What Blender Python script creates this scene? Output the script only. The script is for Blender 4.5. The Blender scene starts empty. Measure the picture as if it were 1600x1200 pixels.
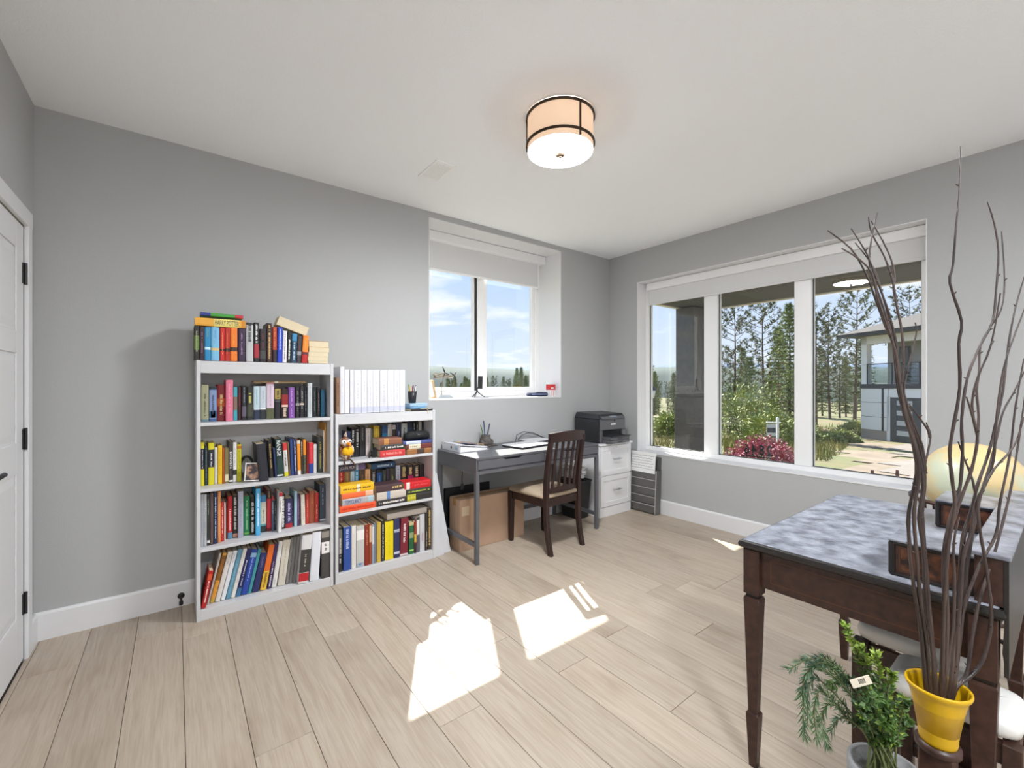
import bpy, bmesh, math, random
from mathutils import Vector, Matrix
R = math.radians
scene = bpy.context.scene
COL = scene.collection

# ------------------------------------------------------------------ camera, sky, sun, exposure
FPX, YAW, V0, EYE = 680.1, R(37.666), 600.8, 1.28
cam_d = bpy.data.cameras.new('camera'); cam = bpy.data.objects.new('camera', cam_d); COL.objects.link(cam)
cam.location = (0, 0, EYE); cam.rotation_euler = (R(90), 0, -YAW)
cam_d.sensor_width = 36.0; cam_d.lens = FPX * 36.0 / 1600.0
cam_d.shift_y = (V0 - 600.0) / 1600.0; cam_d.clip_start = .02; cam_d.clip_end = 3000
scene.camera = cam
SUN_TO = Vector((.56, 1.0, 1.205)).normalized()
sd = bpy.data.lights.new('sun', 'SUN'); sun = bpy.data.objects.new('sun', sd); COL.objects.link(sun)
sd.energy = 7.8; sd.angle = R(.6); sd.color = (1, .95, .87)
sun.rotation_euler = SUN_TO.to_track_quat('Z', 'Y').to_euler(); sun.location = (6, 8, 12)
SKY_STRENGTH = .47
LAMP_L = 100.0
FILL_L = 108.0  # strength of the two added fill lamps behind the camera
scene.view_settings.view_transform = 'Standard'; scene.view_settings.look = 'None'
scene.view_settings.gamma = 1.0; scene.view_settings.use_curve_mapping = False
scene.view_settings.exposure = 1.18
cy = scene.cycles
cy.use_denoising = True
cy.max_bounces = 10; cy.diffuse_bounces = 6; cy.glossy_bounces = 4; cy.transmission_bounces = 6; cy.transparent_max_bounces = 16
cy.caustics_reflective = False; cy.caustics_refractive = False
cy.sample_clamp_indirect = 6.0

w = bpy.data.worlds.new('sky'); scene.world = w; w.use_nodes = True
nt = w.node_tree; N = nt.nodes; L = nt.links
for n in list(N): N.remove(n)
def nd(t, **k):
    n = N.new(t)
    for a, b in k.items(): setattr(n, a, b)
    return n
out = nd('ShaderNodeOutputWorld'); bg = nd('ShaderNodeBackground'); bg.inputs['Strength'].default_value = SKY_STRENGTH
tc = nd('ShaderNodeTexCoord'); sx = nd('ShaderNodeSeparateXYZ'); L.new(tc.outputs['Generated'], sx.inputs[0])
ramp = nd('ShaderNodeValToRGB'); L.new(sx.outputs['Z'], ramp.inputs[0])
e = ramp.color_ramp.elements
e[0].position = 0.0; e[0].color = (.86, .93, 1.06, 1); e[1].position = 1.0; e[1].color = (.22, .42, .90, 1)
m = ramp.color_ramp.elements.new(.22); m.color = (.62, .78, 1.08, 1)
m = ramp.color_ramp.elements.new(.55); m.color = (.36, .58, 1.0, 1)
# fair-weather clouds on a plane above the place
zc = nd('ShaderNodeMath', operation='MAXIMUM'); zc.inputs[1].default_value = 0.0; L.new(sx.outputs['Z'], zc.inputs[0])
za = nd('ShaderNodeMath', operation='ADD'); za.inputs[1].default_value = .10; L.new(zc.outputs[0], za.inputs[0])
dv = nd('ShaderNodeVectorMath', operation='DIVIDE'); cb = nd('ShaderNodeCombineXYZ')
for i in range(3): L.new(za.outputs[0], cb.inputs[i])
L.new(tc.outputs['Generated'], dv.inputs[0]); L.new(cb.outputs[0], dv.inputs[1])
nz = nd('ShaderNodeTexNoise'); nz.inputs['Scale'].default_value = .95; nz.inputs['Detail'].default_value = 7; nz.inputs['Roughness'].default_value = .55
L.new(dv.outputs[0], nz.inputs['Vector'])
cr = nd('ShaderNodeValToRGB'); cr.color_ramp.elements[0].position = .53; cr.color_ramp.elements[1].position = .68
L.new(nz.outputs['Fac'], cr.inputs[0])
mx = nd('ShaderNodeMixRGB'); mx.inputs[2].default_value = (1.18, 1.17, 1.16, 1)
L.new(cr.outputs[0], mx.inputs[0]); L.new(ramp.outputs[0], mx.inputs[1]); L.new(mx.outputs[0], bg.inputs['Color']); L.new(bg.outputs[0], out.inputs[0])

# ------------------------------------------------------------------ measuring helpers (photo pixel -> point of the place)
SN, CS = math.sin(YAW), math.cos(YAW)
def ray(u, v):
    t = (u - 800) / FPX
    return Vector((SN + t * CS, CS - t * SN, (V0 - v) / FPX))
def at_y(u, v, Y):
    d = ray(u, v); return Vector((0, 0, EYE)) + d * (Y / d.y)
def at_d(u, v, D): return Vector((0, 0, EYE)) + ray(u, v) * D

# ------------------------------------------------------------------ mesh helpers
class MB:
    def __init__(s): s.v = []; s.f = []; s.mi = []; s.sm = []
    def add(s, vs, fs, mi=0, smooth=False):
        o = len(s.v); s.v += [tuple(p) for p in vs]
        for f in fs: s.f.append([i + o for i in f]); s.mi.append(mi); s.sm.append(smooth)
        return s
    def box(s, x0, y0, z0, x1, y1, z1, mi=0, M=None):
        if x0 > x1: x0, x1 = x1, x0
        if y0 > y1: y0, y1 = y1, y0
        if z0 > z1: z0, z1 = z1, z0
        p = [Vector(q) for q in ((x0,y0,z0),(x1,y0,z0),(x1,y1,z0),(x0,y1,z0),(x0,y0,z1),(x1,y0,z1),(x1,y1,z1),(x0,y1,z1))]
        if M: p = [M @ q for q in p]
        return s.add(p, [(0,3,2,1),(4,5,6,7),(0,1,5,4),(1,2,6,5),(2,3,7,6),(3,0,4,7)], mi)
    def hexa(s, a, b, mi=0):      # two quads (bottom, top) of 4 points each
        return s.add(list(a) + list(b), [(0,3,2,1),(4,5,6,7),(0,1,5,4),(1,2,6,5),(2,3,7,6),(3,0,4,7)], mi)
    def loft(s, rings, mi=0, smooth=True, cap=True):
        n = len(rings[0]); vs = [p for r in rings for p in r]; fs = []
        for k in range(len(rings) - 1):
            for i in range(n):
                j = (i + 1) % n; fs.append((k*n+i, k*n+j, (k+1)*n+j, (k+1)*n+i))
        s.add(vs, fs, mi, smooth)
        if cap:
            s.add(rings[0], [tuple(range(n))[::-1]], mi); s.add(rings[-1], [tuple(range(n))], mi)
        return s
    def tube(s, pts, rad, n=8, mi=0, cap=True, smooth=True):
        pts = [Vector(p) for p in pts]; m = len(pts)
        if not hasattr(rad, '__len__'): rad = [rad] * m
        T = []
        for i in range(m):
            d = (pts[min(i+1, m-1)] - pts[max(i-1, 0)]); T.append(d.normalized() if d.length > 1e-9 else Vector((0,0,1)))
        a = Vector((0,0,1)) if abs(T[0].z) < .9 else Vector((1,0,0))
        nx = T[0].cross(a).normalized(); rings = []
        for i in range(m):
            nx = (nx - T[i] * nx.dot(T[i])); nx = nx.normalized() if nx.length > 1e-6 else T[i].orthogonal().normalized()
            ny = T[i].cross(nx)
            rings.append([pts[i] + (nx * math.cos(2*math.pi*k/n) + ny * math.sin(2*math.pi*k/n)) * rad[i] for k in range(n)])
        return s.loft(rings, mi, smooth, cap)
    def lathe(s, prof, n=32, c=(0,0,0), mi=0, smooth=True, cap=False, M=None):
        rings = []
        for r, z in prof:
            ring = [Vector((r*math.cos(2*math.pi*k/n), r*math.sin(2*math.pi*k/n), z)) for k in range(n)]
            if M: ring = [M @ p for p in ring]
            rings.append([p + Vector(c) for p in ring])
        return s.loft(rings, mi, smooth, cap)
    def prism(s, poly, axis, a, b, mi=0):     # polygon in the plane normal to axis, extruded from a to b
        def P(q, w):
            return (w, q[0], q[1]) if axis == 'x' else (q[0], w, q[1]) if axis == 'y' else (q[0], q[1], w)
        n = len(poly); vs = [P(q, a) for q in poly] + [P(q, b) for q in poly]
        fs = [tuple(range(n))[::-1], tuple(range(n, 2*n))] + [(i, (i+1) % n, (i+1) % n + n, i + n) for i in range(n)]
        return s.add(vs, fs, mi)
    def mesh(s, name, mats, bev=0, seg=1):
        me = bpy.data.meshes.new(name); me.from_pydata(s.v, [], s.f)
        mats = mats if isinstance(mats, (list, tuple)) else [mats]
        for k in mats: me.materials.append(k)
        me.polygons.foreach_set('material_index', s.mi); me.polygons.foreach_set('use_smooth', s.sm)
        bm = bmesh.new(); bm.from_mesh(me)
        bmesh.ops.recalc_face_normals(bm, faces=bm.faces)
        if bev:
            ed = [e for e in bm.edges if len(e.link_faces) == 2 and e.calc_face_angle(0) > .6]
            bmesh.ops.bevel(bm, geom=ed, offset=bev, segments=seg, affect='EDGES', profile=.6, clamp_overlap=True)
        bm.to_mesh(me); bm.free(); me.update()
        return me
    def build(s, name, mats, parent=None, loc=None, rot=None, bev=0, seg=1):
        return obj(name, s.mesh(name, mats, bev, seg), parent, loc, rot)
def obj(name, me, parent=None, loc=None, rot=None):
    o = bpy.data.objects.new(name, me); COL.objects.link(o)
    if parent: o.parent = parent
    if loc is not None: o.location = loc
    if rot is not None: o.rotation_euler = rot
    return o
def tag(o, label, cat, group=None, kind=None):
    o['label'] = label; o['category'] = cat
    if group: o['group'] = group
    if kind: o['kind'] = kind
    return o
def thing(name, label, cat, loc=(0,0,0), rz=0, group=None):
    return tag(obj(name, None, None, loc, (0,0,rz)), label, cat, group)
def struct(o): o['kind'] = 'structure'; return o
def part(name, mat, parent, fn, bev=0, seg=1, loc=None, rot=None):
    mb = MB(); fn(mb); return mb.build(name, mat, parent, loc, rot, bev, seg)
def copy_tree(o, parent=None):
    c = o.copy(); COL.objects.link(c); c.parent = parent
    for ch in list(o.children): copy_tree(ch, c)
    return c
def text_mesh(s, size, depth=.0004, bold=0):
    cu = bpy.data.curves.new('lettering', 'FONT'); cu.body = s; cu.size = size; cu.extrude = depth; cu.align_x = 'CENTER'; cu.align_y = 'CENTER'
    cu.resolution_u = 2; cu.offset = bold
    to = bpy.data.objects.new('lettering', cu); COL.objects.link(to)
    me = bpy.data.meshes.new_from_object(to); bpy.data.objects.remove(to); bpy.data.curves.remove(cu)
    return me
def lettering(s, mat, parent, w, h, M, name='lettering', bold=0):    # text fitted into a w x h box, matrix M in parent space
    me = text_mesh(s, 1.0, .002, bold)
    xs = [v.co.x for v in me.vertices]; ys = [v.co.y for v in me.vertices]
    cx, cyy = (min(xs)+max(xs))/2, (min(ys)+max(ys))/2; kx = w/(max(xs)-min(xs)); ky = h/(max(ys)-min(ys))
    for v in me.vertices: v.co = ((v.co.x-cx)*kx, (v.co.y-cyy)*ky, v.co.z*.1)
    me.materials.append(mat); o = obj(name, me, parent); o.matrix_local = M; return o

# ------------------------------------------------------------------ materials
_MC = {}
def mat(name, col, rough=.5, metal=0, bump=0, bscale=60, var=0, vscale=6, col2=None, stretch=(1,1,1), spec=.5, emit=0, ecol=None, rnd=0, detail=4, sharp=None, trans=0):
    key = name
    if key in _MC: return _MC[key]
    M = bpy.data.materials.new(name); M.use_nodes = True; nt = M.node_tree; P = nt.nodes['Principled BSDF']; lk = nt.links
    P.inputs['Base Color'].default_value = (*col, 1); P.inputs['Roughness'].default_value = rough; P.inputs['Metallic'].default_value = metal
    P.inputs['Specular IOR Level'].default_value = spec
    if trans: P.inputs['Transmission Weight'].default_value = trans
    if emit:
        P.inputs['Emission Color'].default_value = (*(ecol or col), 1); P.inputs['Emission Strength'].default_value = emit
    if var or bump or col2 or rnd:
        tcn = nt.nodes.new('ShaderNodeTexCoord'); mp = nt.nodes.new('ShaderNodeMapping'); mp.inputs['Scale'].default_value = stretch
        lk.new(tcn.outputs['Object'], mp.inputs['Vector'])
        if rnd:
            oi = nt.nodes.new('ShaderNodeObjectInfo'); mu = nt.nodes.new('ShaderNodeMath'); mu.operation = 'MULTIPLY'; mu.inputs[1].default_value = 37.0
            lk.new(oi.outputs['Random'], mu.inputs[0]); cbx = nt.nodes.new('ShaderNodeCombineXYZ')
            for i in range(3): lk.new(mu.outputs[0], cbx.inputs[i])
            lk.new(cbx.outputs[0], mp.inputs['Location'])
        src = None
        if var or col2:
            n1 = nt.nodes.new('ShaderNodeTexNoise'); n1.inputs['Scale'].default_value = vscale; n1.inputs['Detail'].default_value = detail; lk.new(mp.outputs[0], n1.inputs['Vector'])
            r1 = nt.nodes.new('ShaderNodeValToRGB'); lk.new(n1.outputs['Fac'], r1.inputs[0])
            lo, hi = sharp or (.3, .7); r1.color_ramp.elements[0].position = lo; r1.color_ramp.elements[1].position = hi
            c2 = col2 or tuple(c*(1-var) for c in col); c1 = col if col2 else tuple(min(1, c*(1+var)) for c in col)
            r1.color_ramp.elements[0].color = (*c2, 1); r1.color_ramp.elements[1].color = (*c1, 1); src = r1.outputs[0]
        if rnd:
            hs = nt.nodes.new('ShaderNodeHueSaturation'); mr = nt.nodes.new('ShaderNodeMapRange')
            mr.inputs['To Min'].default_value = 1-rnd; mr.inputs['To Max'].default_value = 1+rnd
            lk.new(oi.outputs['Random'], mr.inputs[0]); lk.new(mr.outputs[0], hs.inputs['Value'])
            if src: lk.new(src, hs.inputs['Color'])
            else: hs.inputs['Color'].default_value = (*col, 1)
            src = hs.outputs[0]
        if src: lk.new(src, P.inputs['Base Color'])
        if bump:
            n2 = nt.nodes.new('ShaderNodeTexNoise'); n2.inputs['Scale'].default_value = bscale; n2.inputs['Detail'].default_value = 3; lk.new(mp.outputs[0], n2.inputs['Vector'])
            b = nt.nodes.new('ShaderNodeBump'); b.inputs['Strength'].default_value = bump; b.inputs['Distance'].default_value = .01
            lk.new(n2.outputs['Fac'], b.inputs['Height']); lk.new(b.outputs[0], P.inputs['Normal'])
    _MC[key] = M; return M
def hexc(h):
    c = [int(h[i:i+2], 16)/255 for i in (0,2,4)]
    return tuple(x/12.92 if x <= .04045 else ((x+.055)/1.055)**2.4 for x in c)
def paint(h, rough=.45): return mat('cover_' + h, hexc(h), rough)
def glass_mat(name, tint=(1,1,1), gloss=.06):
    if name in _MC: return _MC[name]
    M = bpy.data.materials.new(name); M.use_nodes = True; nt = M.node_tree
    for n in list(nt.nodes): nt.nodes.remove(n)
    o = nt.nodes.new('ShaderNodeOutputMaterial'); t = nt.nodes.new('ShaderNodeBsdfTransparent'); g = nt.nodes.new('ShaderNodeBsdfGlossy'); x = nt.nodes.new('ShaderNodeMixShader')
    t.inputs[0].default_value = (*tint, 1); g.inputs['Roughness'].default_value = 0.0; x.inputs[0].default_value = gloss
    nt.links.new(t.outputs[0], x.inputs[1]); nt.links.new(g.outputs[0], x.inputs[2]); nt.links.new(x.outputs[0], o.inputs[0])
    _MC[name] = M; return M

WALL = mat('wall_paint', (.425,.43,.43), .85, bump=.12, bscale=220)
CEIL = mat('ceiling_paint', (.93,.95,.975), .9, bump=.2, bscale=160)
WHITE = mat('white_trim_paint', (.72,.72,.73), .45)
VINYL = mat('white_vinyl', (.82,.82,.82), .35)
MELA = mat('white_melamine', (.60,.60,.615), .4)
BLACK = mat('black_metal', (.015,.015,.017), .4)
GLASS = glass_mat('window_glass', (.97,.985,.98), .04)
RUBBER = mat('black_seal', (.02,.02,.022), .6)
PAPER = mat('white_paper', (.85,.85,.84), .7)
PAGES = mat('page_edges', hexc('d8c9aa'), .8, var=.12, vscale=90, stretch=(30,1,1))
CHROME = mat('satin_nickel', (.65,.65,.66), .28, metal=1)

# ------------------------------------------------------------------ the room
YA, XB, HC, XC, YD = 3.172, 3.8125, 2.671, -.56, .055
AX0, AX1, AZ0, AZ1 = 1.608, 3.07, 1.163, 2.622       # opening of the small window in wall_back
BY0, BY1, BZ0, BZ1 = .585, 2.796, .592, 2.343        # opening of the large window in wall_right
def wall(name, boxes, m=WALL):
    mb = MB()
    for b in boxes: mb.box(*b)
    return struct(mb.build(name, m))
wall('wall_back', [(XC-.15, YA, -.1, AX0, 3.60, HC+.1), (AX1, YA, -.1, XB+.25, 3.60, HC+.1), (AX0, YA, -.1, AX1, 3.60, AZ0-.012), (AX0, YA, AZ1, AX1, 3.60, HC+.1)])
wall('wall_right', [(XB, -1.7, -.1, XB+.25, BY0, HC+.1), (XB, BY1, -.1, XB+.25, YA, HC+.1), (XB, BY0, -.1, XB+.25, BY1, BZ0-.012), (XB, BY0, BZ1, XB+.25, BY1, HC+.1)])
DY0, DY1, DZ = 2.19, 2.985, 2.012                     # door leaf in wall_left
wall('wall_left', [(XC-.12, -1.7, -.1, XC, DY0-.02, HC+.1), (XC-.12, DY1+.02, -.1, XC, YA, HC+.1), (XC-.12, DY0-.02, DZ+.02, XC, DY1+.02, HC+.1)])
wall('wall_front', [(XC-.12, -1.8, -.1, XB+.25, -1.7, HC+.1)], WHITE)
wall('ceiling', [(XC-.15, -1.8, HC, XB+.25, 3.60, HC+.12)], CEIL)
# floor: sub-floor with planks that run away along the side walls
fl = wall('floor', [(XC-.15, -1.8, -.12, XB+.25, 3.60, -.0125)], mat('subfloor', (.05,.035,.025), .9))
def plank_material():
    M = bpy.data.materials.new('oak_plank'); M.use_nodes = True; nt = M.node_tree; P = nt.nodes['Principled BSDF']; lk = nt.links; NN = nt.nodes.new
    tcn = NN('ShaderNodeTexCoord'); oi = NN('ShaderNodeObjectInfo'); mu = NN('ShaderNodeMath'); mu.operation = 'MULTIPLY'; mu.inputs[1].default_value = 61.0
    lk.new(oi.outputs['Random'], mu.inputs[0]); cbx = NN('ShaderNodeCombineXYZ'); lk.new(mu.outputs[0], cbx.inputs[0]); lk.new(mu.outputs[0], cbx.inputs[1])
    ad = NN('ShaderNodeVectorMath'); ad.operation = 'ADD'; lk.new(tcn.outputs['Object'], ad.inputs[0]); lk.new(cbx.outputs[0], ad.inputs[1])
    def noise(scale, stretch, detail, dist=0):
        mp = NN('ShaderNodeMapping'); mp.inputs['Scale'].default_value = stretch; lk.new(ad.outputs[0], mp.inputs['Vector'])
        n = NN('ShaderNodeTexNoise'); n.inputs['Scale'].default_value = scale; n.inputs['Detail'].default_value = detail; n.inputs['Distortion'].default_value = dist
        lk.new(mp.outputs[0], n.inputs['Vector']); return n
    g1 = noise(7, (6,.35,1), 6, 1.2); g2 = noise(60, (3,.12,1), 3); g3 = noise(2.6, (1.3,.7,1), 3)
    r1 = NN('ShaderNodeValToRGB'); lk.new(g1.outputs['Fac'], r1.inputs[0])
    r1.color_ramp.elements[0].position = .30; r1.color_ramp.elements[0].color = (.395,.318,.245,1)
    r1.color_ramp.elements[1].position = .62; r1.color_ramp.elements[1].color = (.465,.392,.315,1)
    mx = NN('ShaderNodeMixRGB'); mx.blend_type = 'MULTIPLY'; mx.inputs[0].default_value = .25; r2 = NN('ShaderNodeValToRGB'); lk.new(g2.outputs['Fac'], r2.inputs[0])
    r2.color_ramp.elements[0].position = .35; r2.color_ramp.elements[0].color = (.66,.61,.56,1); r2.color_ramp.elements[1].position = .6; r2.color_ramp.elements[1].color = (1,1,1,1)
    lk.new(r1.outputs[0], mx.inputs[1]); lk.new(r2.outputs[0], mx.inputs[2])
    m2 = NN('ShaderNodeMixRGB'); m2.blend_type = 'MULTIPLY'; m2.inputs[0].default_value = .5; r3 = NN('ShaderNodeValToRGB'); lk.new(g3.outputs['Fac'], r3.inputs[0])
    r3.color_ramp.elements[0].position = .26; r3.color_ramp.elements[0].color = (.55,.46,.38,1); r3.color_ramp.elements[1].position = .45; r3.color_ramp.elements[1].color = (1,1,1,1)
    lk.new(mx.outputs[0], m2.inputs[1]); lk.new(r3.outputs[0], m2.inputs[2])
    hs = NN('ShaderNodeHueSaturation'); mr = NN('ShaderNodeMapRange'); mr.inputs['To Min'].default_value = .91; mr.inputs['To Max'].default_value = 1.07
    lk.new(oi.outputs['Random'], mr.inputs[0]); lk.new(mr.outputs[0], hs.inputs['Value']); lk.new(m2.outputs[0], hs.inputs['Color']); lk.new(hs.outputs[0], P.inputs['Base Color'])
    P.inputs['Roughness'].default_value = .42; P.inputs['Specular IOR Level'].default_value = .4
    b = NN('ShaderNodeBump'); b.inputs['Strength'].default_value = .06; b.inputs['Distance'].default_value = .004; lk.new(g2.outputs['Fac'], b.inputs['Height']); lk.new(b.outputs[0], P.inputs['Normal'])
    return M
OAK = plank_material()
PW, PL = .188, 1.52
known = {2.094: 1.188, 1.342: 1.404, 1.530: .969, 1.154: 1.76, .778: 1.452, 2.282: 1.613, 2.658: 1.382}
rng = random.Random(4)
x = 1.530 - PW * 12
while x < XB:
    x0, x1 = max(x, XC + .001), min(x + PW, XB - .001)
    if x1 - x0 > .01:
        j = next((b for a, b in known.items() if abs(a - x) < .03), None)
        if j is None: j = rng.uniform(-.4, 1.1)
        y = j - PL * 4
        while y < YA:
            y0, y1 = max(y, -1.69), min(y + PL, YA - .001)
            if y1 - y0 > .02:
                hx, hy = (x1-x0)/2 - .0009, (y1-y0)/2 - .0009
                MB().box(-hx, -hy, -.012, hx, hy, 0).build('plank', OAK, fl, ((x0+x1)/2, (y0+y1)/2, 0), bev=.0011)
            y += PL
    x += PW
# baseboards (eased top edge)
def base(name, runs):
    mb = MB()
    for axis, a, b, w, s in runs:      # axis the board runs along, from a to b, wall at w, s = side the board stands on
        t = .015 * s
        poly = [(w, 0), (w + t, 0), (w + t, .128), (w + t*.6, .140), (w, .140)]
        mb.prism(poly, 'x' if axis == 'x' else 'y', a, b)
    struct(mb.build(name, WHITE))
base('baseboard_back', [('x', XC, XB, YA, -1)])
base('baseboard_right', [('y', -1.7, YA - .015, XB, -1)])
base('baseboard_left', [('y', 3.05, YA - .015, XC, 1), ('y', -1.7, 2.115, XC, 1)])
# door stop on the baseboard
t = thing('door_stop', 'small black door stop screwed to the white baseboard beside tall bookcase', 'door stop', (.023, YA-.0152, .062))
part('plate', BLACK, t, lambda m: m.lathe([(.0,0),(.017,0),(.017,.004),(.0,.004)], 20, M=Matrix.Rotation(R(90),4,'X')))
part('stem', BLACK, t, lambda m: m.tube([(0,-.004,0),(0,-.03,-.006),(0,-.055,-.016)], .0055, 10))
part('bumper', RUBBER, t, lambda m: m.tube([(0,-.052,-.015),(0,-.07,-.022)], .010, 12))

# door with casing, hinges, lever
d = struct(obj('door_1', None, None, (XC, 0, 0)))
leaf = MB(); leaf.box(-.04, DY0, .012, -.0062, DY1-.004, DZ)
st, rl = .115, .12
leaf2 = MB()
for z0, z1 in ((.012,.24),(.88,1.02),(1.42,1.52),(DZ-.12, DZ)): leaf2.box(-.006, DY0+st, z0, .0, DY1-st, z1)
for y0, y1 in ((DY0, DY0+st), (DY1-st, DY1-.004)): leaf2.box(-.006, y0, .012, .0, y1, DZ)
leaf.build('leaf', WHITE, d); leaf2.build('rail_and_stile', WHITE, d, bev=.002)
for z0, z1 in ((.24,.88),(1.02,1.42),(1.52,DZ-.12)):
    part('panel', WHITE, d, lambda m: m.hexa([(-.006,DY0+st+.012,z0+.012),(-.006,DY1-st-.012,z0+.012),(-.006,DY1-st-.012,z1-.012),(-.006,DY0+st+.012,z1-.012)],
                                             [(-.001,DY0+st+.04,z0+.04),(-.001,DY1-st-.04,z0+.04),(-.001,DY1-st-.04,z1-.04),(-.001,DY0+st+.04,z1-.04)]))
for z in (.267, 1.028, 1.794):
    h = part('hinge', BLACK, d, lambda m: m.box(-.004, DY1-.028, z-.047, .0035, DY1+.016, z+.047), bev=.001)
    part('knuckle', BLACK, h, lambda m: m.tube([(.007, DY1-.004, z-.05), (.007, DY1-.004, z+.05)], .0065, 12))
lv = part('lever', BLACK, d, lambda m: m.tube([(.0,DY0+.07,.945),(.05,DY0+.07,.945),(.058,DY0+.09,.945),(.06,DY0+.22,.947)], [.011,.011,.0105,.009], 10))
part('rose', BLACK, lv, lambda m: m.lathe([(0,0),(.031,0),(.031,.008),(0,.008)], 24, M=Matrix.Rotation(R(90),4,'Y'), c=(0,DY0+.07,.945)))
mb = MB()
for y0, y1 in ((DY0-.08, DY0-.006), (DY1+.002, DY1+.066)): mb.box(XC, y0, 0, XC+.016, y1, DZ+.075)
mb.box(XC, DY0-.08, DZ+.006, XC+.018, DY1+.066, DZ+.08)
struct(mb.build('trim_1', WHITE, bev=.002))

# small window in wall_back
w1 = struct(obj('window_1', None, None, (0,0,0)))
FY = 3.50
rev = MB(); rev.box(AX1-.004, YA-.001, AZ0, AX1+.002, FY, AZ1); rev.box(AX0-.002, YA-.001, AZ0, AX0+.004, FY, AZ1); rev.box(AX0, YA-.001, AZ1-.004, AX1, FY, AZ1+.002)
rev.build('reveal', WHITE, w1)
part('sill', WHITE, w1, lambda m: m.box(AX0-.002, YA-.002, AZ0-.0125, AX1+.002, FY+.05, AZ0), bev=.001)
def frame_y(x0, x1, z0, z1, f, y0, y1):
    m = MB(); m.box(x0, y0, z0, x0+f, y1, z1); m.box(x1-f, y0, z0, x1, y1, z1); m.box(x0+f, y0, z0, x1-f, y1, z0+f); m.box(x0+f, y0, z1-f, x1-f, y1, z1); return m
frame_y(AX0, AX1, AZ0, AZ1, .052, FY, FY+.085).build('frame', VINYL, w1, bev=.003)
part('mullion', VINYL, w1, lambda m: m.box(2.285, FY-.004, AZ0+.05, 2.362, FY+.07, AZ1-.05), bev=.003)
frame_y(AX0+.052, 2.288, AZ0+.052, AZ1-.05, .042, FY+.02, FY+.06).build('sash', VINYL, w1, bev=.003)
frame_y(2.36, AX1-.052, AZ0+.052, AZ1-.05, .042, FY+.012, FY+.055).build('sash', VINYL, w1, bev=.003)
part('seal', RUBBER, w1, lambda m: m.box(2.262, FY+.012, AZ0+.06, 2.287, FY+.045, AZ1-.05))
part('pane', GLASS, w1, lambda m: m.box(AX0+.09, FY+.038, AZ0+.09, 2.25, FY+.042, AZ1-.09))
part('pane', GLASS, w1, lambda m: m.box(2.40, FY+.030, AZ0+.09, AX1-.09, FY+.034, AZ1-.09))
FABRIC = mat('blind_fabric', (.66,.66,.66), .8, bump=.1, bscale=500)
t = thing('roller_blind', 'white roller blind half drawn in a square cassette over the small window', 'blind', (0,0,0))
part('cassette', VINYL, t, lambda m: m.box(AX0+.004, 3.395, 2.537, AX1-.005, 3.485, AZ1-.006), bev=.004)
part('fabric', FABRIC, t, lambda m: m.box(AX0+.018, 3.448, 2.300, AX1-.066, 3.4495, 2.54))
part('bottom_bar', VINYL, t, lambda m: m.box(AX0+.018, 3.441, 2.284, AX1-.066, 3.456, 2.303), bev=.003)
part('end_channel', VINYL, t, lambda m: m.box(AX1-.062, 3.455, 2.28, AX1-.045, 3.47, 2.54))

# large three-light window in wall_right
w2 = struct(obj('window_2', None, None, (0,0,0)))
FX = 3.95
rev = MB(); rev.box(XB-.001, BY1-.004, BZ0, FX, BY1+.002, BZ1); rev.box(XB-.001, BY0-.002, BZ0, FX, BY0+.004, BZ1); rev.box(XB-.001, BY0, BZ1-.004, FX, BY1, BZ1+.002)
rev.build('reveal', WHITE, w2)
part('sill', WHITE, w2, lambda m: m.box(XB-.004, BY0-.002, BZ0-.0125, FX+.05, BY1+.002, BZ0), bev=.001)
panes = [(2.147, 2.759), (1.388, 2.018), (.632, 1.267)]
m = MB()
m.box(FX, BY0, BZ0, FX+.08, BY1, .633); m.box(FX, BY0, 2.30, FX+.08, BY1, BZ1); m.box(FX, BY0, .633, FX+.08, .632, 2.30); m.box(FX, 2.759, .633, FX+.08, BY1, 2.30)
m.build('frame', VINYL, w2, bev=.003)
for a, b in ((2.018, 2.147), (1.267, 1.388)): part('mullion', VINYL, w2, lambda m: m.box(FX-.004, a, .633, FX+.08, b, 2.30), bev=.004)
for a, b in panes:
    part('pane', GLASS, w2, lambda m: m.box(FX+.035, a-.005, .628, FX+.039, b+.005, 2.305))
    m = MB()
    for q in ((a, .633, a+.006, 2.30), (b-.006, .633, b, 2.30), (a, .633, b, .639)): m.box(FX+.028, q[0], q[1], FX+.034, q[2], q[3])
    m.build('gasket', RUBBER, w2)
t = thing('roller_blind', 'wide white roller blind pulled a little way down the large three-light window', 'blind', (0,0,0))
part('cassette', VINYL, t, lambda m: m.box(3.908, BY0+.006, 2.262, 3.947, BY1-.045, BZ1-.006), bev=.003)
part('fabric', FABRIC, t, lambda m: m.box(3.9295, BY0+.02, 2.125, 3.931, BY1-.055, 2.265))
part('bottom_bar', FABRIC, t, lambda m: m.box(3.923, BY0+.02, 2.107, 3.938, BY1-.055, 2.128), bev=.003)

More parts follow.
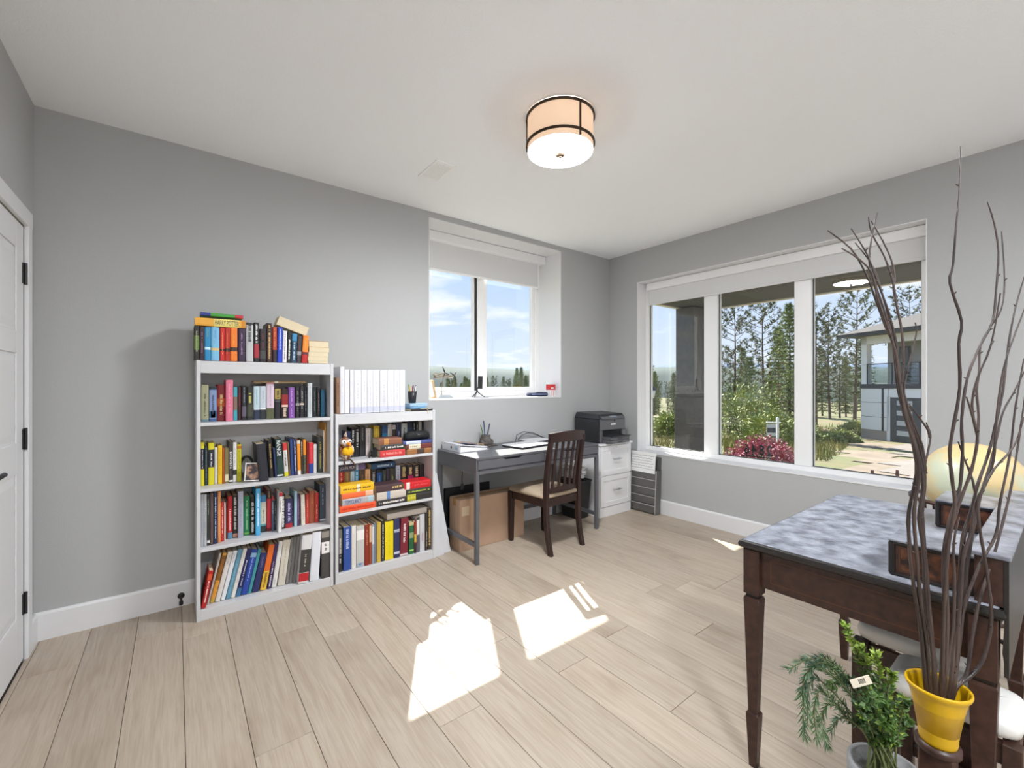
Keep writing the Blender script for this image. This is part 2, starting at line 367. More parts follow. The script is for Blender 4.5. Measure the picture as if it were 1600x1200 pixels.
# ceiling lamp, added fill lamps and vent
BRONZE = mat('dark_bronze', (.055,.035,.022), .38, metal=.7)
SHADE = mat('cream_shade', (.60,.46,.34), .8, emit=.26, ecol=(1,.68,.46), bump=.05, bscale=400)
DIFF = mat('lamp_diffuser', (.9,.88,.8), .4, emit=LAMP_L, ecol=(.93,.965,1.0))
FILL_TABLE = mat('fill_lamp_diffuser_table', (.9,.88,.8), .4, emit=FILL_L*.42, ecol=(.93,.965,1.0))
FILL_DOOR = mat('fill_lamp_diffuser_door', (.9,.88,.8), .4, emit=FILL_L, ecol=(.93,.965,1.0))
def ceiling_lamp(loc, label, dm):
    t = thing('ceiling_lamp', label, 'ceiling lamp', loc)
    part('ceiling_pan', BRONZE, t, lambda m: m.lathe([(0,0),(.12,0),(.12,-.02),(0,-.02)], 32))
    part('drum_shade', SHADE, t, lambda m: m.lathe([(.170,-.006),(.170,-.178),(.167,-.178),(.167,-.006)], 56))
    for z in (-.004, -.142): part('ring', BRONZE, t, lambda m: m.lathe([(.169,z),(.179,z),(.179,z-.010),(.169,z-.010),(.169,z)], 56))
    for k in range(3):
        a = R(20 + 120*k); part('strap', BRONZE, t, lambda m: m.box(.171, -.004, -.178, .177, .004, -.004, M=Matrix.Rotation(a,4,'Z')))
    part('diffuser', dm, t, lambda m: m.lathe([(.168,-.176),(.167,-.181),(.12,-.187),(.06,-.190),(.001,-.191)], 48))
    f = part('finial', mat('aged_bronze', (.16,.12,.085), .4, metal=.5), t, lambda m: m.lathe([(.001,-.191),(.030,-.192),(.031,-.197),(.016,-.203),(.001,-.205)], 24))
    part('knob', BRONZE, f, lambda m: m.lathe([(.001,-.203),(.009,-.205),(.009,-.212),(.001,-.215)], 16))
    return t
ceiling_lamp((1.585, 1.642, HC), 'round drum ceiling lamp with cream shade and bronze rings, lit', DIFF)
ceiling_lamp((.35, -.95, HC), 'added unseen drum fill lamp near the front wall, on the door side', FILL_DOOR)  # added fill lamp, unseen behind the camera, brightens the room
ceiling_lamp((2.75, -.95, HC), 'added unseen drum fill lamp near the front wall, behind the writing table', FILL_TABLE)  # second added fill lamp, also out of view, lifts the right wall
t = thing('ceiling_vent', 'white rectangular air vent grille in the ceiling', 'vent', (1.345, 2.543, HC))
m = MB()
for b in ((-.072,-.132,-.055,.132),(.055,-.132,.072,.132),(-.055,-.132,.055,-.108),(-.055,.108,.055,.132)): m.box(b[0], b[1], -.006, b[2], b[3], 0)
VENTW = mat('vent_white', (.95,.95,.95), .4)
m.build('frame', VENTW, t, bev=.0015)
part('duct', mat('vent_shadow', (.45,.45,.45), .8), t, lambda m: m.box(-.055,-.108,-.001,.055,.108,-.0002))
for k in range(12):
    y = -.1 + k*.0182
    part('slat', VENTW, t, lambda m: m.box(-.055, -.0052, -.0008, .055, .0052, .0008, M=Matrix.Translation((0,y,-.0045)) @ Matrix.Rotation(R(-12),4,'X')))

# ------------------------------------------------------------------ bookcases
def bookcase(label, x0, x1, H, shelves, kick, rail):
    y0, y1, s = 2.887, 3.152, .018
    W, Dp = x1 - x0, y1 - y0
    t = thing('bookcase', label, 'bookcase', (x0, y0, 0))
    for a in (0, W - s): part('side_panel', MELA, t, lambda m: m.box(a, 0, 0, a+s, Dp, H), bev=.001)
    part('back_panel', MELA, t, lambda m: m.box(s, Dp-.006, .0, W-s, Dp, H-.01))
    part('top_panel', MELA, t, lambda m: m.box(s, .004, H-.020, W-s, Dp-.006, H-.002), bev=.001)
    part('top_rail', MELA, t, lambda m: m.box(s, .002, rail, W-s, .018, H-.020), bev=.001)
    for z in shelves: part('shelf', MELA, t, lambda m: m.box(s, .003, z-.018, W-s, Dp-.006, z), bev=.001)
    part('kick_board', MELA, t, lambda m: m.box(s, .003, 0, W-s, .018, kick), bev=.001)
    return t
bookcase('tall white bookcase with five rows of books, closest to the door', .087, .793, 1.411, (1.072, .712, .388, .058), .040, 1.342)
bookcase('shorter white bookcase with four rows of books, beside the grey desk', .806, 1.513, 1.090, (.779, .448, .062), .044, 1.020)

# ------------------------------------------------------------------ books
ORD = 'zeroth first second third fourth fifth sixth seventh eighth ninth tenth eleventh twelfth thirteenth fourteenth fifteenth sixteenth seventeenth eighteenth nineteenth twentieth twenty-first twenty-second twenty-third twenty-fourth twenty-fifth twenty-sixth twenty-seventh twenty-eighth twenty-ninth thirtieth'.split()
brng = random.Random(11)
def make_book(t, h, D, col, bands=(), prn=None, pr=(.15,.85), pw=.5, title=None, tcol='f0f0f0', soft=True, label='', group='', name='book'):
    c = min(.0022, t*.18); b = min(.0025, t*.15)
    prof = [(0,D),(0,b),(t*.22,0),(t*.78,0),(t,b),(t,D),(t-c,D),(t-c,.006),(c,.006),(c,D)]
    o = MB().prism(prof, 'z', 0, h).build(name, paint(col))
    gap = .0008 if soft else .004
    MB().box(c, .006, gap, t-c, D-(.001 if soft else .004), h-gap).build('pages', PAGES, o)
    mb = MB(); mats = []
    def strip(f0, f1, hexcol, a=0.0, bb=1.0, off=.0005):
        pm = paint(hexcol)
        if pm not in mats: mats.append(pm)
        xs = [0, t*.22, t*.78, t]; ys = [b, 0, 0, b]; z0, z1 = h*f0, h*f1
        if a <= 0 and bb >= 1:
            v = [(x, y-off, z0) for x, y in zip(xs, ys)] + [(x, y-off, z1) for x, y in zip(xs, ys)]
            mb.add(v, [(0,1,5,4),(1,2,6,5),(2,3,7,6)], mats.index(pm))
        else:
            xa, xb = t*(.22+.56*a), t*(.22+.56*bb)
            mb.add([(xa,-off,z0),(xb,-off,z0),(xb,-off,z1),(xa,-off,z1)], [(0,1,2,3)], mats.index(pm))
    for f0, f1, cc in bands: strip(f0, f1, cc)
    if prn:
        z = pr[1]
        while z > pr[0]:
            wd = brng.uniform(.02, .045) * (.2/h)
            if brng.random() < .12: z -= wd*.9; continue
            k = brng.choice((0,0,.3)); strip(max(pr[0], z-wd*.72), z, prn, .5-pw/2+k*.1, .5+pw/2-brng.choice((0,0,.15)), .0009); z -= wd
    if mb.f: mb.build('spine_print', mats, o)['kind'] = 'stuff'
    if title:
        M = Matrix(((0,1,0,t*.5),(0,0,-1,-.0012),(-1,0,0,h*(pr[0]+pr[1])/2),(0,0,0,1)))
        # text x runs down the spine, text up points to +x
        lettering(title, paint(tcol), o, h*(pr[1]-pr[0]), t*.62, M)
    tag(o, label, 'binder' if name == 'ring_binder' else 'book', group)
    if len(label.split()) > 16: print('LONG', label)
    return o
def row(entries, zs, ys, where, group, jit=.012, depth=None, slim=1.0, maxh=9, lim=None):
    n = 0; zs += .0012; prev = None
    for en in entries:
        u0, u1, vt, col, desc = en[:5]; k = en[5] if len(en) > 5 else {}
        n += 1
        y = k.get('y', ys + brng.uniform(-jit, jit))
        x0, x1 = at_y(u0, 600, y).x, at_y(u1, 600, y).x
        if lim: x0, x1 = max(x0, lim[0]), min(x1, lim[1])
        ztop = at_y((u0+u1)/2 + k.get('l', 0), vt, y).z
        t = max(.006, x1 - x0 - .0006); h = min(ztop - zs, maxh)
        ang = 0
        if 'l' in k:
            dx = at_y(u0 + k['l'], 600, y).x - x0; ang = math.atan2(dx, h); t = t*math.cos(ang)*slim; h = h/math.cos(ang) - t*abs(math.sin(ang))*.5
        if prev and ang < prev[1]:        # lean clear of the neighbour
            Hm = min(h, prev[2]); x0 = max(x0, prev[0] + (math.tan(prev[1])-math.tan(ang))*Hm + .0004)
        if prev: x0 = max(x0, prev[0] + .0004)
        if lim: t = min(t, (lim[1]-x0)*math.cos(ang))
        prev = (x0 + t/math.cos(ang), ang, h)
        D = k.get('D', depth or min(max(.105, h*.66), .20)); D = min(D, 3.142 - y)
        lab = f"{desc}, {ORD[n]} from door end {where}"
        o = make_book(t, h, D, col, k.get('b', ()), k.get('p'), k.get('pr', (.2,.85)), k.get('pw', .5), k.get('T'), k.get('tc', 'f0f0f0'), k.get('soft', h < .21), lab, group, k.get('name', 'book'))
        o.location = (x0, y, zs + max(0, t*math.sin(ang))); o.rotation_euler = (0, ang, 0)
        if ang > 0: o.location.x = x0 + t/math.cos(ang) - t*math.cos(ang)
def lying(u0, u1, v0_, v1_, col, label, group, y=2.90, D=.115, b=(), p=None, pr=(.1,.9), pw=.55, T=None, tc='f0f0f0', tilt=0, z=None, rz=0, fore=False, soft=True, pages=None):
    xa, xb = at_y(u0, 600, y).x, at_y(u1, 600, y).x
    if xa < .83 and y > 2.98 and xb > .83: xa = .826
    um = (u0+u1)/2; zt, zb = at_y(um, v0_, y).z, at_y(um, v1_, y).z
    if z is not None: zt, zb = z + (zt-zb), z
    h, t = xb-xa, zt-zb
    o = make_book(t, h, D, col, b, p, pr, pw, T, tc, soft, label, group)
    if fore:   # fore-edge towards the room
        o.matrix_world = Matrix.Translation((xa, y+D, zt)) @ Matrix.Rotation(R(tilt),4,'Y') @ Matrix.Rotation(rz,4,'Z') @ Matrix(((0,0,1,0),(0,-1,0,0),(-1,0,0,0),(0,0,0,1))) .copy()
        # local x(thickness)->-z, y(depth)->-y, z(height)->+x
    else:      # local x -> +z, z -> -x : top of the book lies towards the door end
        o.matrix_world = Matrix.Translation((xb, y, zb)) @ Matrix.Rotation(rz,4,'Z') @ Matrix.Rotation(R(tilt),4,'Y') @ Matrix(((0,0,-1,0),(0,1,0,0),(1,0,0,0),(0,0,0,1)))
    return o
# --- on top of the tall bookcase
W, G = 'on top of tall bookcase', 'books standing on top of the tall bookcase'
row([
 (303.5,311.5,509,'16140f','black paperback with green spine picture',{'b':[(.3,.72,'5d7a2a')],'p':'a8a890'}),
 (312,319.5,510,'2a1020','dark maroon paperback',{'p':'8a6a78'}),
 (319.8,329.5,511,'1f86b8','blue paperback',{'b':[(.32,.4,'bfe4f5')],'p':'6f9c9a','pr':(.7,.95)}),
 (330,343,511,'79b8dc','pale blue paperback',{'b':[(.3,.38,'d9bb7c')],'p':'5c9cc8','pr':(.5,.9),'pw':.3}),
 (343.8,351.3,512,'c62312','scarlet paperback with orange lettering',{'b':[(.3,.36,'3a0c08')],'p':'e8a060','pw':.25}),
 (351.3,359.6,512,'b31d10','crimson paperback with dark emblem',{'b':[(.28,.38,'250808')],'p':'e07030','pw':.25}),
 (360,371,512.5,'e8791a','orange paperback',{'b':[(.3,.42,'3a2410')],'p':'f0a840','pr':(.5,.8),'pw':.3}),
 (372,383.6,513,'2c1236','dark purple paperback',{'p':'a88ab0','pw':.3}),
 (384.6,396,504,'b9babb','grey hardback with black lettering',{'p':'2a2a2a','pr':(.5,.97),'pw':.75,'b':[(.94,1,'2a2a2a')]}),
 (397,405,504,'1d1d20','black and red book with white lettering',{'b':[(.1,.45,'a02434')],'p':'e6e6e6','pr':(.48,.95),'pw':.7}),
 (405.5,416,514,'1a1416','black book with dull red lettering',{'p':'6e2a38','pr':(.4,.95),'pw':.4,'b':[(.1,.34,'3a3c3c')]}),
 (417,425,505,'3b2018','brown book with gold lettering',{'p':'d8b070','pr':(.08,.95),'pw':.65}),
 (426,433,511,'a83a1e','rust red book with orange lettering',{'b':[(0,.35,'2a1a24')],'p':'e8793a','pr':(.4,.95),'pw':.6}),
 (433.6,441.2,511.5,'1d3dbb','bright blue book with white lettering',{'l':.8,'p':'c8d4ff','pr':(.35,.95)}),
 (441.4,447.8,517,'e4dfe4','white book with grey lettering',{'l':1.2,'p':'6a6468','pr':(.1,.9),'pw':.4}),
 (448,455,518.5,'17181a','black book with white lettering',{'l':1.4,'p':'e4e4e0','pr':(.1,.75),'pw':.6}),
 (455.2,463,521.5,'23455e','slate blue book with pale lettering',{'l':1.6,'p':'b8d4e4','b':[(.75,1,'3a86b4')],'pr':(.1,.7)}),
 (463.4,471,525,'3a3436','dark grey book with red stripe',{'l':1.8,'b':[(.28,.42,'8a8a88')],'p':'7a2430','pr':(.5,.9),'pw':.3}),
 (471.4,480.5,524,'b31c1c','red and orange book',{'l':2.6,'b':[(.4,1,'e8862a'),(.3,.38,'5c3038')],'p':'f6b95a','pr':(.5,.9),'pw':.2}),
], 1.411, 2.912, W, G, jit=.004)
G2 = 'books lying on top of the tall bookcase'
z1 = at_y(344, 511.5, 2.91).z + .002
lying(304.5, 384, 500, 512, 'e8a93a', 'yellow paperback lying across the colourful row on the tall bookcase', G2, y=2.905, z=z1+.0015, p=None, T='HARRY POTTER', tc='3a2a10', pr=(.14,.62), b=[(.14,.64,'e8d67a'),(0,.09,'d08a2a')], D=.125)
lying(313, 380, 496.5, 501.5, '3f9a38', 'thin book with blue, green and red spine lying topmost on tall bookcase', G2, y=2.92, z=z1+.058, b=[(.77,1,'27348c'),(0,.2,'c63040')], p=None, D=.12)
lying(437, 486, 497, 511, 'd8c7a4', 'cream paperback sliding down over the standing books on tall bookcase', G2, y=2.925, z=None, fore=True, D=.11, tilt=19.5).location.z = at_y(440, 494, 2.93).z
za = 1.4125
for k, (vh, uu0, uu1, lab) in enumerate(((4,482,512.5,'lowest'),(6.6,481,512.5,'second lowest'),(7,482,513,'middle'),(7.6,483,514.5,'second highest'),(9.5,482.5,513.5,'topmost'))):
    tk = vh*2.912*1.0/FPX/1.06; tk = max(.011, tk)
    xa, xb = at_y(uu0, 600, 2.915).x, at_y(uu1, 600, 2.915).x
    o = make_book(tk, xb-xa, .105, 'b98a3c' if k == 4 else 'cbbf9c', label=f'cream paged paperback, {lab} in the small pile on the tall bookcase', group='pile of paperbacks at the end of the tall bookcase top')
    o.matrix_world = Matrix.Translation((xa, 2.915+.105, za+tk)) @ Matrix(((0,0,1,0),(0,-1,0,0),(-1,0,0,0),(0,0,0,1)))
    za += tk
# --- tall bookcase, upper shelf
W, G = "on tall bookcase's upper shelf", "books on the tall bookcase's upper shelf"
row([
 (314.3,326.3,601,'9c9c7c','sage green paperback',{'p':'4a5030','pr':(.15,.75),'b':[(0,.06,'5a7a84')],'pw':.4}),
 (327,339,604,'3a5a88','blue paperback with white panel',{'b':[(.08,.9,'7f93b8'),(.1,.3,'3f80b0'),(.92,1,'1a2030')],'p':'2a3a60','pr':(.2,.75)}),
 (339.5,352.3,601,'8e1a22','red paperback with yellow lettering',{'b':[(.4,.62,'c85a24')],'p':'f0dc90','pr':(.18,.75),'pw':.6}),
 (353,364,593.5,'d8718c','pink hardback',{'y':2.93,'p':'e898ac','pr':(.2,.9),'pw':.4}),
 (364.4,371,604,'3fa4b0','teal paperback with brown band',{'b':[(.3,.7,'7d6a5c')]}),
 (371.4,377.6,604,'3a1216','dark red thin paperback',{'p':'8a2a30','pr':(.4,.8)}),
 (378,385.2,603,'1d2026','black paperback with lilac figure',{'b':[(.1,.4,'5c5868')],'p':'aab0c0','pr':(.5,.95),'pw':.3}),
 (385.8,395.8,604,'1f221c','black paperback with yellow lettering',{'p':'c8c060','pr':(.5,.8),'pw':.7,'b':[(.1,.45,'3c4030')]}),
 (396.4,405.8,603.5,'b6cdd4','pale blue paperback with navy foot',{'b':[(0,.29,'222c44'),(.29,.32,'e0e6ea')],'p':'94aab4','pr':(.4,.9),'pw':.3}),
 (406.2,416,603.5,'bcc6ce','pale grey paperback with black foot',{'b':[(0,.29,'1d2228'),(.29,.33,'eef0f0')],'p':'98a4ae','pr':(.45,.9),'pw':.3}),
 (416.5,428.3,597.5,'cfbccb','pale pink hardback with olive foot',{'b':[(0,.3,'54583a'),(.96,1,'d08a86')],'p':'9a86a0','pr':(.35,.9),'pw':.25}),
 (429.4,439.4,605,'1a1a20','black hardback with gold panel',{'b':[(.62,.95,'a8924c'),(.55,.56,'8a8c88')],'p':'1a1a20','pr':(.66,.9),'pw':.6}),
 (440,450.3,607,'241010','black red paperback with lace foot',{'b':[(.45,.8,'8a1e1e'),(.38,.45,'e0bfae')],'p':'d8c0a8','pr':(.05,.35),'pw':.8}),
 (451,460.6,605,'7a4a98','purple paperback',{'p':'c8a0d8','pr':(.05,.95),'pw':.3}),
 (462,468.6,603.6,'221f22','black paperback with grey lettering',{'p':'8a8486','b':[(.38,.46,'9a9a98')]}),
 (469,475.3,603.6,'1a1a1e','black paperback with pale heart',{'p':'b8b4b0','b':[(.4,.46,'d8c0a8')]}),
 (475.7,480.2,604,'1c1c24','thin black paperback',{'p':'7a8494'}),
 (481,487.8,598.5,'bfc4c6','silver hardback',{'p':'7a868c','pr':(.1,.9),'pw':.3,'y':2.945}),
 (488.5,494.8,605,'141a1c','black green paperback',{'p':'6a7674','pw':.3}),
 (495.2,501,605,'151519','black paperback with pink lettering',{'p':'b08888','pw':.35}),
 (501.4,507.8,609,'26688a','teal blue paperback',{}),
], 1.072, 2.965, W, G, jit=.006)
lying(397, 478, 596.3, 599.6, 'a88e64', "thin tan book lying on the standing books of tall bookcase's upper shelf", G, y=2.99, z=at_y(430,600,2.97).z+.004, D=.12, b=[(.55,.62,'e8e4d0')])
# --- tall bookcase, second shelf
W, G = "on tall bookcase's second shelf", "books on the tall bookcase's second shelf"
row([
 (313.6,319.3,691,'d8cc1e','yellow and black hardback',{'b':[(.38,.85,'1a1a2c')],'p':'e8e8f0','pr':(.4,.82),'pw':.3}),
 (319.8,325,697,'28323c','thin dark slate book',{'p':'6a8490','pr':(.1,.95),'pw':.5}),
 (325.6,335,692,'d6ca20','thick yellow and black hardback',{'b':[(.42,.84,'1a1c30')],'p':'f0f0f4','pr':(.44,.8),'pw':.35}),
 (335.4,339.6,699,'d4d2cc','slim white book',{'p':'a8a8a8','pw':.3}),
 (340.4,347.3,696,'e6bb10','golden yellow book',{'p':'c09010','pw':.3}),
 (347.6,350.8,700,'a8521e','slim rust orange book',{}),
 (351,357.3,700,'7d6f4a','olive tan book with cream foot',{'b':[(.05,.25,'d8ccaa')]}),
 (357.6,364,690,'423a36','dark brown book with large white title',{'T':'DRIVEN','pr':(.35,.75),'b':[(.02,.06,'e0e0e0')]}),
 (364.2,370,691,'e6e4e2','white book with black band',{'b':[(.18,.31,'2a2a2a')],'p':'8a9498','pr':(.4,.95),'pw':.25}),
 (370.4,377.4,694.5,'c8c022','lime yellow book',{'p':'6a6a18','pr':(.1,.85),'pw':.3,'b':[(.88,.96,'b86a1c')]}),
 (405.6,420.3,693.5,'20222c','large blank navy hardback pulled forward',{'l':-5.2,'y':2.908,'D':.17,'soft':False}),
 (421.2,428.5,688,'1e1a18','black book with gold lettering',{'l':-3.5,'p':'c8a860','pr':(.25,.9)}),
 (429,432.6,700,'24305a','slim navy book',{'l':-3.8}),
 (433,443,685.5,'1c3834','dark green book with white title',{'l':-3.8,'T':'RANGE','pr':(.55,.95),'b':[(.02,.06,'d8dcd8'),(.15,.45,'1e3c38')],'p':None}),
 (444.6,451,692,'d8d4d0','white book with red head',{'l':-3,'b':[(.78,1,'d23a3a'),(0,.12,'d8cc20')],'p':'3a3436','pr':(.3,.72)}),
 (451.3,454.4,691,'6a5034','slim brown book',{'l':-2.8}),
 (454.8,459.6,685,'22325e','navy hardback',{'l':-2.4,'b':[(0,1,'2a4074')]}),
 (460,465,686,'27305c','indigo hardback with white lettering',{'l':-2.2,'p':'d0d4e8','pr':(.1,.95)}),
 (465.4,470.6,688,'e8912a','orange book with white foot',{'l':-1.6,'b':[(0,.12,'e8e0d8'),(.9,1,'d8d0c4')]}),
 (470.8,474,688,'3a3230','slim dark book with white lettering',{'l':-1.4,'p':'e0d8d0','pr':(.5,.95)}),
 (474.3,479.2,686.5,'4a4a38','dark olive book with orange head',{'l':-1,'b':[(.55,1,'d8862a')],'p':'a8a078','pr':(.1,.5),'pw':.2}),
 (479.5,482.6,690,'8a2420','slim dark red book',{}),
 (483,490,692,'cc2f3a','red book with blue foot',{'b':[(0,.32,'28408c')],'p':'e07880','pr':(.45,.9),'pw':.2}),
 (490.3,495,694,'dcd8d4','white softcover',{'p':'b0aca8','pw':.2}),
 (496.8,504.5,682.5,'3c4440','green hardback with yellow lettering',{'p':'c8b84a','pr':(.1,.85),'pw':.55}),
 (505.0,507.2,672.5,'e4dcd6','tall slim white book',{'D':.17}),
 (507.4,512,661,'d0922e','very tall ochre hardback',{'D':.19,'b':[(.05,.2,'c0801e')]}),
], .712, 2.985, W, G, jit=.006, maxh=.338, lim=(.106,.773))
# --- tall bookcase, third shelf
W, G = "on tall bookcase's third shelf", "books on the tall bookcase's third shelf"
row([
 (313.6,318.5,772.5,'a9adb3','grey softcover',{'y':2.93,'p':'5a5e64','pw':.3}),
 (318.8,323.2,772.5,'b9bbbb','light grey softcover',{'y':2.93,'p':'6a6e70','pw':.3}),
 (323.5,328,772,'2a2e30','black softcover',{'y':2.932,'p':'aab0b0','pr':(.6,.9),'pw':.3,'b':[(.05,.1,'e0e0e0')]}),
 (328.3,333.6,771,'5c4a44','brown softcover',{'y':2.935}),
 (334,339.9,769,'1d2850','navy softcover with white lettering',{'y':2.94,'p':'e8ecf4','pr':(.1,.9)}),
 (340.1,345,768,'e8975a','peach orange softcover',{'y':2.95,'p':'b05a20','pr':(.02,.1)}),
 (345.2,350,784,'b8302a','red softcover with white lettering',{'y':2.96,'p':'f0d8d0','pr':(.2,.85)}),
 (350.2,352.8,785,'e0c8c0','very slim white softcover',{'y':2.965}),
 (353,355.6,783,'7a3a34','slim maroon softcover',{}),
 (355.8,363.2,776,'b01c24','red hardback with blue foot',{'b':[(0,.15,'5a8ca8')],'p':'f0c8c8','pr':(.2,.7),'pw':.55}),
 (363.6,371.6,774,'2a2624','black book with white letter rows',{'p':'d0ccc8','pr':(.2,.95),'pw':.8,'b':[(.02,.1,'c08a7a')]}),
 (372,380.4,768,'a4a6b6','lavender grey hardback',{'y':2.965,'p':'7a7e94','pw':.2}),
 (381,390.6,776,'1f7a4c','green book',{'p':'c0e0b0','pr':(.15,.9),'pw':.25,'b':[(.03,.08,'6aa84a')]}),
 (391.4,398.4,776,'2c2622','black book with bold white lettering',{'p':'f0eee8','pr':(.05,.85),'pw':.9}),
 (399,406.2,764,'4aa8d8','sky blue book with white lettering',{'p':'d8f0fc','pr':(.2,.9),'pw':.6,'y':2.95}),
 (406.8,416.2,774,'3f7ea8','blue book with cream panel',{'b':[(0,.17,'2c3432'),(.17,.22,'5a9a98'),(.22,.82,'cfc8b4')],'p':'6a5c3c','pr':(.28,.6),'pw':.3}),
 (416.8,424.3,765,'c02c38','red book with black and gold head',{'b':[(.78,1,'2a2018'),(0,.08,'6a1018')],'p':'c8a050','pr':(.8,.97),'pw':.3}),
 (424.5,428.2,776,'4c5c72','slim slate book with red head',{'b':[(.9,1,'b03040')],'p':'d0d4dc','pr':(.5,.85)}),
 (428.4,432,782,'222226','slim black book',{'p':'8a8a8a'}),
 (432.6,438,770,'e2dfdd','white book with red head, tilted',{'l':1.8,'y':2.93,'b':[(.9,1,'b02434')],'p':'4a4448','pr':(.5,.85),'pw':.4}),
 (438.8,446,773,'262626','black and white checkered book',{'p':'e4e2de','pr':(.05,.95),'pw':.85}),
 (446.4,457.2,779,'332c58','dark violet book with red foot',{'b':[(0,.15,'a82430')],'p':'b8b4d4','pr':(.22,.85),'pw':.6}),
 (459.8,464.6,767.5,'9cbccb','tall slim light blue book',{}),
 (464.8,468.4,772,'4c2c54','slim purple book',{'p':'a080a8'}),
 (471,477.4,773,'dcd2c4','cream book with dark spots',{'l':-1,'p':'a8a090','pw':.3}),
 (477.8,483.2,772,'b83a2e','brick red book',{'p':'e89a88','pw':.3}),
 (483.5,492.2,767,'93472c','brown red leather book',{'p':'b86a40','pr':(.6,.9)}),
 (492.5,498,770,'b8302c','red book with pale lettering',{'p':'f0b8a0','pr':(.15,.6)}),
 (499.8,509,757,'3c4450','thick dark slate hardback',{'p':'8a98a8','pr':(.45,.9),'pw':.4,'b':[(.02,.07,'c8ccd0')]}),
], .388, 2.992, W, G, jit=.008)
# --- tall bookcase, bottom shelf (leaning books and binders)
W, G = "on tall bookcase's bottom shelf", "books on the tall bookcase's bottom shelf"
row([
 (313.9,322,892,'b31a1a','leaning red book with white lettering',{'l':12.5,'y':2.905,'p':'f4ece8','pr':(.15,.72),'b':[(.75,.92,'d8542a')]}),
 (323,327,864,'b8b0a8','leaning slim grey book',{'l':20}),
 (327.6,335,864,'d8983a','leaning orange and brown book',{'l':20.5,'b':[(.45,.95,'8a5a24'),(.0,.08,'b8a040')]}),
 (335.4,344,862,'d6d2cb','leaning white softcover',{'l':21,'p':'8a8884','pr':(.75,.95),'pw':.2}),
 (344.4,351.8,860.5,'dfe2e6','leaning blue white softcover',{'l':20.5,'p':'5a5e68','pr':(.75,.95),'pw':.2}),
 (352.2,360,858,'5f93ab','leaning steel blue softcover',{'l':20.5,'p':'88b4c8','pr':(.1,.7)}),
 (360.3,367.4,857,'dcd9d4','leaning grey lettered white softcover',{'l':20,'p':'9a9894','pw':.2}),
 (367.8,376,857,'1f2458','leaning midnight blue textbook',{'l':19,'b':[(0,.17,'3a6a94')],'p':'e4e6f2','pr':(.22,.75),'pw':.35}),
 (376.3,386.8,858,'24449c','leaning thick royal blue textbook',{'l':17.5,'p':'a8b8e8','pr':(.3,.8),'b':[(.82,.92,'8ab0d0')],'pw':.35}),
 (387,392.8,858,'3f8f98','leaning slim teal book',{'l':16.5}),
 (393.4,404.6,864,'272c5e','leaning navy textbook',{'l':14.5,'p':'6a6a90','pr':(.55,.9)}),
 (405.6,415.6,851,'e06a22','leaning orange and yellow textbook',{'l':14.5,'b':[(0,.42,'e0b43a')],'p':'6a4a18','pr':(.06,.38),'pw':.7}),
 (416,422.6,850,'3a2a58','leaning purple textbook',{'l':12.5,'p':'f0eaf0','pr':(.05,.6)}),
 (423,430.6,846,'dedbd6','leaning white textbook',{'l':11.5,'p':'8a8a88','pr':(.05,.2),'pw':.3}),
 (431,443.2,844,'cfc9ba','leaning thick cream book',{'l':9.5,'p':'a8a498','pw':.3}),
 (443.6,448.6,841,'77746f','leaning grey folder',{'l':8.5}),
 (449.2,455,840,'6d6b69','leaning slate grey folder',{'l':8}),
 (455.6,461,838,'7b7977','leaning mid grey folder',{'l':7.5}),
 (461.6,478.6,836.5,'d7d5d6','white ring binder with red badge',{'l':7.5,'y':2.896,'D':.235,'b':[(.22,.7,'3c3936'),(.04,.21,'b8262c')],'p':'c8c4b8','pr':(.35,.6),'pw':.25,'name':'ring_binder'}),
 (480,494.6,832,'dddfe6','plain white ring binder',{'l':4.6,'y':2.896,'D':.235,'name':'ring_binder'}),
 (495.4,514.4,829.5,'454341','black ring binder with white label',{'y':2.894,'D':.235,'b':[(.52,.76,'ece8e6'),(.85,.98,'8c857e')],'p':'4a4a4a','pr':(.58,.72),'pw':.5,'name':'ring_binder'}),
], .058, 2.945, W, G, jit=.002, slim=.95, maxh=.302, lim=(.106,.772))
# --- on top of the shorter bookcase
W, G = 'on top of shorter bookcase', 'white binders on top of the shorter bookcase'
ent = [(525.6,531.3,590,'8a6a52','brown leather book',{'p':'5a3a28'})]
for a, b, vt, c in ((531.6,538.4,573,'d9d9e0'),(538.7,546,577.5,'e2e2e6'),(547,553,578,'dedee3'),(553.5,564.8,578,'dcdce2'),(565.2,573.8,578,'e0e0e6'),(574.2,583,578,'d8d8e0'),(583.4,593.4,578,'e3e3e8'),(594,606,578,'d2d2d8'),(606.4,615.8,578,'e2e2e7'),(616.2,625,578,'d6d6dc'),(625.4,633,578,'e6e6ea')):
    ent.append((a, b, vt, c, 'white ring binder', {'D':.232,'p':'a4a4b4','pr':(.12,.75),'pw':.14,'b':[(.02,.14,'c3c6d8')] if vt > 577.6 else (),'soft':False,'name':'ring_binder'}))
row(ent, 1.090, 2.905, W, G, jit=.002)
